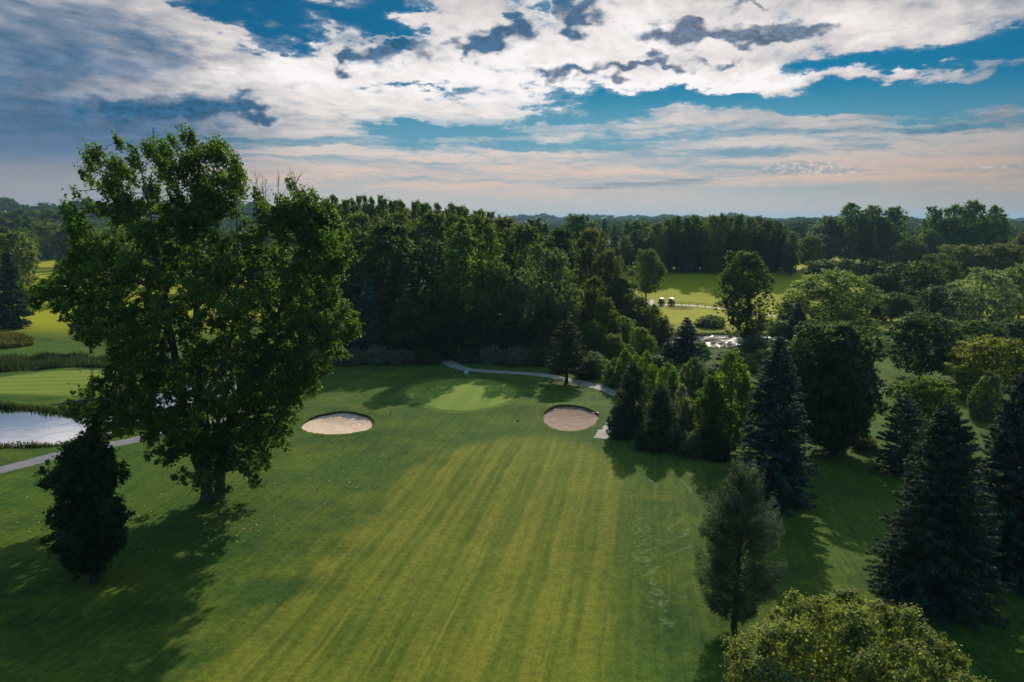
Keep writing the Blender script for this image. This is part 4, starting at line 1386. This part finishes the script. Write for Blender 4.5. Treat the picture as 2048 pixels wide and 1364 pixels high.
def flat_bits(name, label, cat, pts, z, smin, smax, color, seed, mat='litter', tilt=0.25):
    rng = np.random.default_rng(seed)
    n = len(pts)
    nr = np.column_stack([rng.normal(0, tilt, n), rng.normal(0, tilt, n), np.ones(n)])
    me = cards(name + '_mesh', np.column_stack([pts, z]), nr, rng.uniform(smin, smax, n), 0.7, rng, 0.05)
    o = link(name, me, M[mat])
    o.color = (*color, 1)
    return tag(o, label, cat, kind='stuff')


def pond_weed():
    rng = np.random.default_rng(12)
    c = POND_W.mean(0)
    k = rng.integers(0, len(POND_W), 2600)
    t = 1 - np.abs(rng.normal(0, 0.07, 2600))
    p = c + (POND_W[k] - c) * t[:, None] + rng.normal(0, 0.25, (2600, 2))
    s = sdist(POND_W, p[:, 0], p[:, 1])
    clus = np.sin(p[:, 0] * 0.9) * np.sin(p[:, 1] * 1.1 + 1) + rng.normal(0, 0.4, 2600)
    p = p[(s < 0.1) & (clus > 0.05)]
    flat_bits('pond_weed', 'lily pads and floating weed along the shores of the calm pond', 'pond weed', p, np.full(len(p), -0.40), 0.25, 0.7, (0.085, 0.09, 0.045), 5, tilt=0.03)


pond_weed()


def fallen():
    rng = np.random.default_rng(15)
    a = band([(-40, 1060, 890), (160, 1090, 900), (420, 1120, 910), (640, 1040, 880), (800, 960, 880)], 1300, rng)
    w = np.exp(-((a[:, 0] + 25) / 16) ** 2)
    a = a[rng.random(len(a)) < 0.25 + 0.75 * w]
    flat_bits('fallen_leaves', 'yellow fallen leaves scattered on the grass round the huge poplar', 'fallen leaves', a, base_h(a[:, 0], a[:, 1]) + 0.05, 0.10, 0.24, (0.26, 0.25, 0.10), 6, tilt=0.4)


fallen()

# ------------------------------------------------------------------ things
M['white'] = simple_mat('white_paint', (0.8, 0.8, 0.78), 0.35, 0.5, 0.04)
M['black'] = simple_mat('black_plastic', (0.02, 0.02, 0.022), 0.45, 0.4, 0.1)
M['dark_green'] = simple_mat('dark_green_paint', (0.02, 0.045, 0.03), 0.4, 0.5, 0.1)
M['tyre'] = simple_mat('tyre_rubber', (0.018, 0.018, 0.018), 0.85, 0.2, 0.1)
M['metal'] = simple_mat('grey_metal', (0.35, 0.35, 0.36), 0.35, 0.5, 0.1, metal=0.8)
M['cream'] = simple_mat('cream_vinyl', (0.62, 0.55, 0.44), 0.5, 0.4, 0.08)
M['wood'] = simple_mat('weathered_rail', (0.055, 0.048, 0.04), 0.85, 0.2, 0.25)
M['yellow_cloth'] = simple_mat('yellow_cloth', (0.75, 0.56, 0.03), 0.8, 0.2, 0.05)
M['blue_cloth'] = simple_mat('pale_blue_cloth', (0.35, 0.62, 0.85), 0.8, 0.2, 0.05)
M['post_green'] = simple_mat('green_post', (0.04, 0.13, 0.05), 0.5, 0.4, 0.1)
M['glass'] = simple_mat('windscreen', (0.10, 0.12, 0.13), 0.1, 0.6, 0.05)


def golf_cart(px, base, yaw, label):
    x, y, z = gp(px, base)
    o = empty('golf_cart', (x, y, z + 0.035), yaw)
    tag(o, label, 'golf cart', 'white-roofed golf carts on the far path')
    b = MB()   # nose along +x ; body profile in x,z swept across y
    prof = [(-1.15, 0.32), (-1.15, 0.72), (-0.95, 0.78), (-0.30, 0.78), (-0.25, 0.45), (0.45, 0.40), (0.62, 0.88), (0.80, 0.90), (1.18, 0.66), (1.22, 0.36), (0.9, 0.28), (-0.9, 0.28)]
    n = len(prof)
    vs = [(p, -0.58, q) for p, q in prof] + [(p, 0.58, q) for p, q in prof]
    b.add(vs, [tuple(range(n)), tuple(range(2 * n - 1, n - 1, -1))] + [(i, n + i, n + (i + 1) % n, (i + 1) % n) for i in range(n)])
    link('body', b.mesh('body_mesh', False), M['black'], o)
    s = MB(); s.box((-0.50, 0, 0.86), (0.50, 1.05, 0.14)); s.box((-0.78, 0, 1.12), (0.12, 1.05, 0.42))
    link('seat', s.mesh('seat_mesh', False), M['cream'], o)
    r = MB(); r.box((-0.05, 0, 1.86), (1.95, 1.22, 0.07), 0.9); r.box((-0.05, 0, 1.91), (1.6, 1.0, 0.05), 0.85)
    link('roof', r.mesh('roof_mesh', False), M['white'], o)
    for sx, tx in ((0.72, 0.62), (-0.98, -0.85)):
        for sy in (-0.5, 0.5):
            p = MB(); p.tube([(sx, sy, 0.8), (tx, sy, 1.84)], 0.028, 6)
            link('roof_post', p.mesh('roof_post_mesh'), M['black'], o)
    w = MB(); w.add([(0.70, -0.48, 0.92), (0.70, 0.48, 0.92), (0.64, 0.48, 1.78), (0.64, -0.48, 1.78), (0.715, -0.48, 0.92), (0.715, 0.48, 0.92), (0.655, 0.48, 1.78), (0.655, -0.48, 1.78)],
                    [(0, 1, 2, 3), (7, 6, 5, 4), (0, 4, 5, 1), (1, 5, 6, 2), (2, 6, 7, 3), (3, 7, 4, 0)])
    link('windscreen', w.mesh('windscreen_mesh', False), M['glass'], o)
    st = MB(); st.tube([(0.5, 0.28, 0.7), (0.25, 0.28, 1.08)], 0.025, 6); st.tube([(0.25 + 0.06 * math.sin(t), 0.28 + 0.17 * math.cos(t), 1.08 + 0.1 * math.sin(t)) for t in np.linspace(0, 6.28, 13)], 0.018, 5, False)
    link('steering_wheel', st.mesh('steering_wheel_mesh'), M['black'], o)
    bg = MB()
    for sy in (-0.25, 0.25): bg.tube([(-1.25, sy, 0.45), (-1.33, sy, 1.15)], 0.14, 8)
    link('golf_bags', bg.mesh('golf_bags_mesh'), M['cream'], o)
    for sx in (0.78, -0.78):
        for sy in (-0.54, 0.54):
            wl = MB(); wl.tube([(sx, sy - 0.09, 0.23), (sx, sy + 0.09, 0.23)], 0.23, 14)
            wo = link('wheel', wl.mesh('wheel_mesh', False), M['tyre'], o)
            h = MB(); h.tube([(sx, sy - 0.10, 0.23), (sx, sy + 0.10, 0.23)], 0.11, 10)
            link('rim', h.mesh('rim_mesh', False), M['metal'], wo)


golf_cart(1323, 599.8, R(238), 'white-roofed dark golf cart leading on the far path, nearer the bend')
golf_cart(1343, 602.8, R(232), 'white-roofed dark golf cart following behind, nearer the rail fence')


def flag(px, base, top, cloth, label, name='flagstick'):
    x, y, z = gp(px, base)
    _, zt = at_y(px, top, y)
    h = zt - z
    o = empty(name, (x, y, z + 0.04))
    tag(o, label, 'flag')
    p = MB(); p.tube([(0, 0, 0), (0, 0, h)], [0.014, 0.010], 8)
    link('pole', p.mesh('pole_mesh'), M['white'], o)
    nx, nz = 8, 5
    w, hh = 0.62, 0.46
    vs, fs = [], []
    for side in (0, 1):
        for i in range(nx):
            for k in range(nz):
                u = i / (nx - 1)
                vs.append((-u * w, 0.06 * math.sin(u * 6) * u + side * 0.006, h - 0.02 - hh * (k / (nz - 1)) * (1 - 0.15 * u) - 0.12 * u))
    g = nx * nz
    for i in range(nx - 1):
        for k in range(nz - 1):
            a = i * nz + k
            fs += [(a, a + 1, a + nz + 1, a + nz), (g + a, g + a + nz, g + a + nz + 1, g + a + 1)]
    f = MB(); f.add(vs, fs)
    link('flag_cloth', f.mesh('flag_cloth_mesh'), cloth, o)
    c = MB(); c.tube([(0, 0, 0.0), (0, 0, 0.012)], 0.06, 12)
    link('hole_cup', c.mesh('hole_cup_mesh'), M['black'], o)


flag(936, 763, 741, M['blue_cloth'], 'pale blue flag on its pole at the back of the near green')
flag(167, 760, 737.5, M['yellow_cloth'], 'yellow flag on the sunlit green beyond the pond')


def rail_fence():
    pts = [gp(px, py) for px, py in [(1346, 603), (1361, 604.5), (1376, 607), (1392, 609.5), (1408, 612), (1424, 614.5), (1440, 617), (1456, 619.5), (1472, 622)]]
    x0, y0, z0 = pts[0]
    o = empty('rail_fence', (x0, y0, z0))
    tag(o, 'low dark rail fence along the far cart path behind the golf carts', 'fence')
    for x, y, z in pts:
        b = MB(); b.box((x - x0, y - y0 - 1.5, z - z0 + 0.5), (0.13, 0.13, 1.1), 0.9)
        link('post', b.mesh('post_mesh', False), M['wood'], o)
    for hgt in (0.55, 0.98):
        for a, c in zip(pts[:-1], pts[1:]):
            b = MB(); b.tube([(a[0] - x0, a[1] - y0 - 1.5, a[2] - z0 + hgt), (c[0] - x0, c[1] - y0 - 1.5, c[2] - z0 + hgt)], 0.04, 6)
            link('rail', b.mesh('rail_mesh'), M['wood'], o)


rail_fence()


def ball_washer():
    x, y, z = gp(97, 941)
    o = empty('ball_washer', (x, y, z))
    tag(o, 'dark green box on a post beside the asphalt path, left of the small dark tree', 'ball washer')
    p = MB(); p.tube([(0, 0, 0), (0, 0, 0.62)], 0.045, 10)
    link('post', p.mesh('post_mesh'), M['wood'], o)
    b = MB(); b.box((0, 0, 0.78), (0.34, 0.28, 0.36), 1.05)
    link('housing', b.mesh('housing_mesh', False), M['post_green'], o)
    t = MB(); t.box((0, 0, 1.04), (0.40, 0.34, 0.16), 0.85); t.tube([(0.1, 0, 1.12), (0.1, 0, 1.24)], 0.03, 8)
    link('lid', t.mesh('lid_mesh', False), M['black'], o)
    x, y, z = gp(85, 941)
    o = empty('litter_bin', (x, y, z))
    tag(o, 'low dark bin on the grass left of the green box on a post', 'bin')
    b = MB(); b.tube([(0, 0, 0), (0, 0, 0.06), (0, 0, 0.42), (0, 0, 0.46)], [0.2, 0.22, 0.25, 0.26], 12)
    link('bin_body', b.mesh('bin_body_mesh'), M['black'], o)
    l = MB(); l.tube([(0, 0, 0.462), (0, 0, 0.52)], [0.27, 0.16], 12)
    link('lid', l.mesh('lid_mesh'), M['dark_green'], o)


ball_washer()


def small_things():
    x, y, z = gp(781, 831)
    o = empty('marker_stake', (x, y, z))
    tag(o, 'thin dark leaning stake between the pale bunker and the green', 'stake')
    s = MB(); s.tube([(0, 0, -0.05), (0.03, 0, 0.4), (0.10, 0, 0.75)], [0.045, 0.045, 0.035], 6)
    link('shaft', s.mesh('shaft_mesh'), M['black'], o)
    c = MB(); c.tube([(0.10, 0, 0.75), (0.11, 0, 0.82)], [0.06, 0.05], 6)
    link('cap', c.mesh('cap_mesh'), M['black'], o)
    x, y, z = gp(1035, 842)
    o = empty('turf_clod', (x, y, z))
    rng = np.random.default_rng(2)
    b = MB()
    b.tube([(0, 0, 0), (0.02, 0, 0.06), (0.03, 0.02, 0.13), (0.03, 0.02, 0.16)], [0.2, 0.19, 0.1, 0.02], 9)
    link('clod', b.mesh('clod_mesh'), M['lip'], o)
    tag(o, 'small dark clod of turf on the grass left of the brown bunker', 'turf clod')
    x, y, z = gp(1185, 828)
    o = empty('bunker_rake', (x, y, z + 0.12), R(12))
    tag(o, 'white rake lying on the back edge of the brown bunker', 'rake')
    h = MB(); h.tube([(-0.7, 0, 0.03), (0.7, 0, 0.05)], 0.022, 6)
    link('handle', h.mesh('handle_mesh'), M['white'], o)
    h = MB(); h.box((0.72, 0, 0.05), (0.06, 0.5, 0.05))
    for k in range(8): h.box((0.72, -0.22 + k * 0.063, -0.01), (0.02, 0.016, 0.09))
    link('head', h.mesh('head_mesh', False), M['white'], o)


small_things()

# ------------------------------------------------------------------ light
SUN_AZ, SUN_EL = R(12.0), R(29)
sun_vec = Vector((math.sin(SUN_AZ) * math.cos(SUN_EL), math.cos(SUN_AZ) * math.cos(SUN_EL), math.sin(SUN_EL)))
sl = bpy.data.lights.new('sun', 'SUN')
sl.energy = 5.0
sl.angle = R(0.6)
sl.color = (1.0, 0.90, 0.70)
so = bpy.data.objects.new('sun', sl)
so.rotation_euler = sun_vec.to_track_quat('Z', 'Y').to_euler()
so.location = (0, 0, 300)
col.objects.link(so)


def build_sky():
    w = bpy.data.worlds.new('World')
    sc.world = w
    w.use_nodes = True
    w.node_tree.nodes.clear()
    t = NT(w.node_tree)
    out = t.n('ShaderNodeOutputWorld')
    bg = t.n('ShaderNodeBackground')
    bg.inputs['Strength'].default_value = 0.1
    t.t.links.new(bg.outputs[0], out.inputs[0])
    sky = t.n('ShaderNodeTexSky', sky_type='NISHITA')
    sky.sun_disc = False
    sky.sun_elevation = SUN_EL
    sky.sun_rotation = SUN_AZ
    sky.air_density, sky.dust_density, sky.ozone_density = 1.0, 0.4, 2.5
    D = t.n('ShaderNodeTexCoord').outputs['Generated']
    x, y, z = t.sep(D)
    az = t.m('MULTIPLY', t.m('ARCTAN2', x, y), 57.29578)
    el = t.m('MULTIPLY', t.m('ARCSINE', z), 57.29578)
    zz = t.m('ADD', t.m('MAXIMUM', z, 0.0), 0.045)
    px_, py_ = t.m('DIVIDE', x, zz), t.m('DIVIDE', y, zz)
    ca, sa = math.cos(R(13)), math.sin(R(13))
    across = t.m('SUBTRACT', t.m('MULTIPLY', px_, ca), t.m('MULTIPLY', py_, sa))
    along = t.m('ADD', t.m('MULTIPLY', px_, sa), t.m('MULTIPLY', py_, ca))
    P0 = t.comb(az, el, 0.0)

    def nz(vec, detail, rough, dist=0.0, amp=3.0):
        """noise spread to about -0.5 .. 0.5"""
        return t.m('MULTIPLY', t.m('SUBTRACT', t.noise(vec, 1.0, detail, rough, dist), 0.5), amp)

    def ae(px, py):
        d = ray(px, py)
        d = d / np.linalg.norm(d)
        return math.degrees(math.atan2(d[0], d[1])), math.degrees(math.asin(d[2]))

    PX = 1 / 27.6      # degrees in a pixel of the photograph, roughly
    wn = t.noise(t.vm('MULTIPLY', P0, (0.16, 0.42, 1.0)), 1.0, 6, 0.66, 0.0, color=True)
    wd = t.vm('SUBTRACT', wn, (0.5, 0.5, 0.5))
    PW = t.vm('ADD', P0, t.vm('MULTIPLY', wd, (19.0, 5.0, 0.0)))
    wn2 = t.noise(t.vm('MULTIPLY', P0, (0.55, 0.9, 1.0)), 1.0, 3, 0.5, 0.0, color=True)
    wd2 = t.vm('SUBTRACT', wn2, (0.5, 0.5, 0.5))
    PD = t.vm('ADD', P0, t.vm('MULTIPLY', wd2, (5.5, 3.0, 0.0)))

    def blobs(rows, vec):
        acc = None
        for px, py, sx, sy, amp in rows:
            a, e = ae(px, py)
            q = t.vm('MULTIPLY', t.vm('SUBTRACT', vec, (a, e, 0)), (1 / (sx * PX), 1 / (sy * PX), 0))
            g = t.m('MULTIPLY', t.m('POWER', 0.3679, t.vm('DOT_PRODUCT', q, q)), amp)
            acc = g if acc is None else t.m('ADD', acc, g)
        return acc

    gaps = blobs([(330, -14, 60, 20, 0.9), (430, 14, 50, 20, 1.0), (520, 58, 60, 26, 1.1), (600, 96, 40, 20, 1.1), (560, 10, 90, 30, 1.1), (700, 36, 75, 30, 1.0), (790, 15, 60, 30, 0.8), (800, 62, 50, 18, .8),
                  (1970, 95, 150, 24, 1.7), (1800, 118, 120, 12, 1.0), (1660, 132, 80, 7, .9), (1900, 192, 200, 24, 1.7), (1700, 202, 110, 18, 1.5), (1560, 200, 90, 14, .8), (1230, 200, 120, 20, 1.7),
                  (1400, 192, 100, 14, 1.2), (1130, 232, 130, 13, .8), (2010, 215, 120, 14, .8), (900, 185, 70, 8, .4), (1110, 20, 60, 18, .7), (860, 258, 140, 18, 1.0), (1040, 285, 220, 16, .9), (1330, 262, 160, 10, .4), (860, 160, 60, 7, .6)], PW)
    darks = blobs([(722, 108, 52, 22, 1.0), (690, 126, 20, 16, .9), (780, 95, 24, 14, .8), (835, 106, 30, 16, .7), (930, 92, 36, 20, 1.0), (975, 72, 38, 22, 1.1), (1000, 58, 20, 14, .8), (946, 122, 14, 12, .8), (1052, 58, 34, 20, 1.1), (1030, 38, 16, 8, .7),
                   (1160, 40, 42, 24, 1.0), (1150, 62, 26, 14, .8), (1175, 8, 50, 14, .8), (1105, 15, 20, 10, .7),
                   (1400, 68, 80, 17, 1.1), (1320, 60, 42, 14, .9), (1470, 78, 66, 10, 1.0), (1560, 66, 60, 9, .95), (1640, 52, 60, 7, .8), (1500, 15, 50, 9, .7), (1380, 45, 40, 9, .7), (1540, 48, 50, 7, .7),
                   (1150, 142, 70, 9, 1.0), (1260, 132, 50, 10, 1.0), (1330, 128, 60, 9, 1.0), (1450, 124, 30, 6, .8), (1100, 155, 30, 6, .7),
                   (440, 212, 66, 19, 1.1), (520, 226, 40, 10, .8), (330, 222, 60, 13, .85), (230, 226, 50, 15, .8), (480, 188, 30, 9, .6), (290, 240, 140, 20, .5)], PD)
    lows = blobs([(1290, 368, 120, 4.5, 1.0), (1380, 360, 50, 3.5, .9), (1180, 376, 70, 3, .8), (1560, 348, 34, 4, .5), (1760, 348, 70, 3, .5), (1600, 338, 40, 9, .6)], P0)
    puff = blobs([(1580, 332, 46, 12, 1.0), (1640, 334, 50, 12, .9), (1700, 342, 60, 7, .8), (1530, 344, 30, 6, .7), (1950, 336, 90, 5, .5)], P0)
    brt = blobs([(0, -110, 420, 70, 0.75), (1150, 90, 560, 150, 0.95), (760, 200, 420, 110, .6), (1750, 40, 320, 45, .5), (1600, 150, 420, 22, .6), (250, 162, 130, 24, .45), (330, 188, 210, 10, .5), (60, 186, 140, 7, .4), (430, 110, 150, 50, .32), (560, 150, 120, 34, .35)], PW)
    left = blobs([(120, 80, 220, 60, 0.45), (300, 115, 120, 36, 0.25), (60, 240, 260, 70, 1.0), (260, 235, 200, 40, .5), (30, 300, 220, 40, .5)], PW)
    rdark = blobs([(2080, 260, 160, 140, 1.0), (2048, 400, 160, 60, .4), (1900, 250, 160, 60, .4)], P0)

    sheet_n = nz(t.comb(t.m('MULTIPLY', across, 1.5), t.m('MULTIPLY', along, 0.55), 0.0), 9, 0.6, 0.5)
    ripple = nz(t.comb(t.m('MULTIPLY', across, 5.0), t.m('MULTIPLY', along, 2.6), 4.0), 6, 0.62, 0.4)
    streak = nz(t.vm('MULTIPLY', t.vm('ADD', P0, t.vm('MULTIPLY', wd, (12.0, 1.6, 0.0))), (0.055, 0.85, 1.0)), 6, 0.6, 0.2)
    lump = nz(t.vm('MULTIPLY', P0, (0.62, 1.15, 1.0)), 7, 0.55, 0.3)
    crumb = nz(t.vm('MULTIPLY', P0, (1.9, 3.0, 1.0)), 5, 0.62, 0.2)

    # clear air: Nishita, pulled to the deep teal of the photograph's air, paler lower down
    tint = t.mix(t.step(el, 1.5, 9.5), rgb(0.30, 0.55, 0.62), rgb(0.006, 0.215, 0.345))
    clear = t.mix(1.0, sky.outputs[0], tint, 'MULTIPLY')

    tex = t.m('ADD', t.m('MULTIPLY', sheet_n, 0.45), t.m('ADD', t.m('MULTIPLY', ripple, 0.38), t.m('MULTIPLY', lump, 0.22)))
    cov = t.m('ADD', t.m('SUBTRACT', 0.72, t.m('MULTIPLY', gaps, 0.85)), tex)
    cover = t.step(cov, 0.18, 0.62)
    veil = t.step(t.m('ADD', cov, t.m('MULTIPLY', streak, 0.55)), -0.2, 1.0, 0.0, 0.62)
    b = t.m('ADD', t.m('MULTIPLY', brt, 0.56), t.m('MULTIPLY', tex, 0.50))
    b = t.m('ADD', b, t.m('MULTIPLY', t.step(cov, 0.62, 0.30), t.m('MULTIPLY', brt, 0.25)))      # thin edges glow
    b = t.m('SUBTRACT', b, t.m('MULTIPLY', left, 0.30))
    b = t.m('SUBTRACT', b, t.m('MULTIPLY', rdark, 0.16))
    ramp = t.n('ShaderNodeValToRGB')
    t.put(ramp.inputs[0], t.m('ADD', b, 0.31))
    cr = ramp.color_ramp
    cr.elements[0].position = 0.0
    cr.elements[0].color = rgb(0.035, 0.12, 0.25)
    cr.elements[1].position = 1.0
    cr.elements[1].color = rgb(1.10, 1.05, 1.04)
    for pos, c in ((0.20, rgb(0.10, 0.19, 0.31)), (0.38, rgb(0.23, 0.29, 0.39)), (0.54, rgb(0.46, 0.47, 0.52)), (0.70, rgb(0.74, 0.69, 0.68)), (0.86, rgb(0.95, 0.89, 0.86))):
        e = cr.elements.new(pos)
        e.color = c
    sheet_c = t.vm('SCALE', ramp.outputs[0], scale=10.0)
    c = t.mix(t.m('MAXIMUM', cover, t.m('MULTIPLY', veil, 0.6)), clear, sheet_c)

    # lower sky: long wisps, warm white over teal, then peach over grey air
    hb = t.m('ADD', t.m('ADD', t.m('MULTIPLY', streak, 0.9), t.m('MULTIPLY', ripple, 0.15)), 0.52)
    side = t.step(t.m('ABSOLUTE', t.m('SUBTRACT', az, 1.0)), 10, 38)
    dim = t.m('SUBTRACT', 1.0, t.m('MULTIPLY', side, 0.38))
    mid_c = t.mix(t.step(t.m('SUBTRACT', hb, t.m('MULTIPLY', gaps, 0.5)), 0.1, 0.75), rgb(1.2, 3.5, 4.9), rgb(8.6, 7.6, 6.9))
    mid_c = t.vm('SCALE', mid_c, scale=dim)
    c = t.mix(t.m('MULTIPLY', t.step(el, 9.0, 5.0), 0.80), c, mid_c)
    low_c = t.mix(t.step(hb, 0.1, 0.85), rgb(3.9, 4.7, 5.1), rgb(8.4, 6.1, 4.9))
    low_c = t.mix(t.step(el, 2.8, 0.9), low_c, rgb(5.9, 5.5, 5.1))
    low_c = t.vm('SCALE', low_c, scale=dim)
    c = t.mix(t.step(el, 5.4, 2.6), c, low_c)
    c = t.mix(t.m('MULTIPLY', t.m('MULTIPLY', t.m('MINIMUM', left, 1.0), t.step(el, 12, 8)), 0.72), c, t.vm('SCALE', (0.62, 1.45, 2.75), scale=t.step(t.m('ADD', streak, lump), -0.5, 0.7, 0.75, 1.7)))
    leftlow = t.m('MULTIPLY', t.step(az, -12, -27), t.step(el, 9, 4))
    c = t.mix(t.m('MULTIPLY', leftlow, 0.7), c, t.mix(t.step(t.m('ADD', el, streak), 5.0, 2.2), rgb(0.75, 1.7, 3.1), rgb(3.3, 3.4, 3.9)))

    # dark cumulus with silver edges
    dm = t.m('ADD', darks, t.m('ADD', t.m('MULTIPLY', lump, 0.40), t.m('MULTIPLY', crumb, 0.10)))
    core = t.step(dm, 0.05, 1.0)
    rim = t.m('MULTIPLY', t.m('MULTIPLY', t.step(dm, 0.0, 0.26), t.step(dm, 0.62, 0.3)), t.step(darks, 0.04, 0.22))
    rimb = t.m('MULTIPLY', rim, t.step(t.m('ABSOLUTE', t.m('SUBTRACT', az, 2.0)), 26, 12, 0.0, 0.4))
    c = t.mix(rimb, c, rgb(10.0, 9.5, 9.2))
    dc = t.mix(t.step(az, 3.0, 9.0), rgb(0.22, 1.05, 2.15), rgb(1.05, 1.6, 2.5))
    dc = t.vm('SCALE', dc, scale=t.step(t.m('ADD', crumb, t.m('MULTIPLY', lump, 0.6)), -0.4, 0.5, 0.85, 1.5))
    c = t.mix(t.m('MULTIPLY', core, 0.95), c, dc)
    c = t.mix(t.m('MULTIPLY', t.step(t.m('ADD', lows, t.m('MULTIPLY', crumb, 0.18)), 0.2, 0.9), 0.7), c, rgb(2.5, 3.0, 3.6))
    pk = t.m('ADD', puff, t.m('MULTIPLY', crumb, 0.55))
    c = t.mix(t.m('MULTIPLY', t.step(pk, 0.35, 0.8), 0.6), c, t.mix(t.step(crumb, -0.2, 0.35), rgb(2.7, 3.4, 4.0), rgb(7.6, 6.6, 5.9)))
    # below the horizon: dull earth air
    c = t.mix(t.step(el, 0.0, -1.5), c, rgb(1.2, 1.6, 1.9))
    # added glow round the sun, unseen above the frame, lights the tree tops
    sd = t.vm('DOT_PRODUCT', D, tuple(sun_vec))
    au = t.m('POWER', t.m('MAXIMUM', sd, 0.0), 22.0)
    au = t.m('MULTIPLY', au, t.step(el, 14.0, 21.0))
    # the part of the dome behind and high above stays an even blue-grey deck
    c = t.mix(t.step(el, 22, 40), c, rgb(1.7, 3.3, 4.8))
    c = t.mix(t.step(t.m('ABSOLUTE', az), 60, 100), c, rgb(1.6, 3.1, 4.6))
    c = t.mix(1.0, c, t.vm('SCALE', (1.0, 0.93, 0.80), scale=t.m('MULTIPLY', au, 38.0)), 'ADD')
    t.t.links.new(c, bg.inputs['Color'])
    w.cycles.sampling_method = 'MANUAL'
    w.cycles.sample_map_resolution = 512


build_sky()

# ------------------------------------------------------------------ air
def build_haze():
    m = bpy.data.materials.new('haze_air')
    m.use_nodes = True
    m.node_tree.nodes.clear()
    t = NT(m.node_tree)
    out = t.n('ShaderNodeOutputMaterial')
    v = t.n('ShaderNodeVolumePrincipled')
    v.inputs['Color'].default_value = rgb(0.36, 0.60, 0.86)
    v.inputs['Density'].default_value = 0.00010
    v.inputs['Anisotropy'].default_value = 0.2
    t.t.links.new(v.outputs[0], out.inputs['Volume'])
    b = MB()
    b.box((0, 5750, 46), (24600, 12700, 100))
    o = link('haze', b.mesh('haze_mesh', False), m)
    tag(o, 'thin blue haze over the distance', 'haze', kind='stuff')


build_haze()

# ------------------------------------------------------------------ render settings
vs = sc.view_settings
vs.view_transform = 'Standard'
vs.look = 'None'
vs.exposure = -0.12
vs.gamma = 1.0
sc.render.engine = 'CYCLES'
cy = sc.cycles
cy.max_bounces = 5
cy.diffuse_bounces = 2
cy.glossy_bounces = 2
cy.transmission_bounces = 3
cy.volume_bounces = 0
cy.transparent_max_bounces = 4
cy.sample_clamp_indirect = 4.0
cy.use_denoising = True
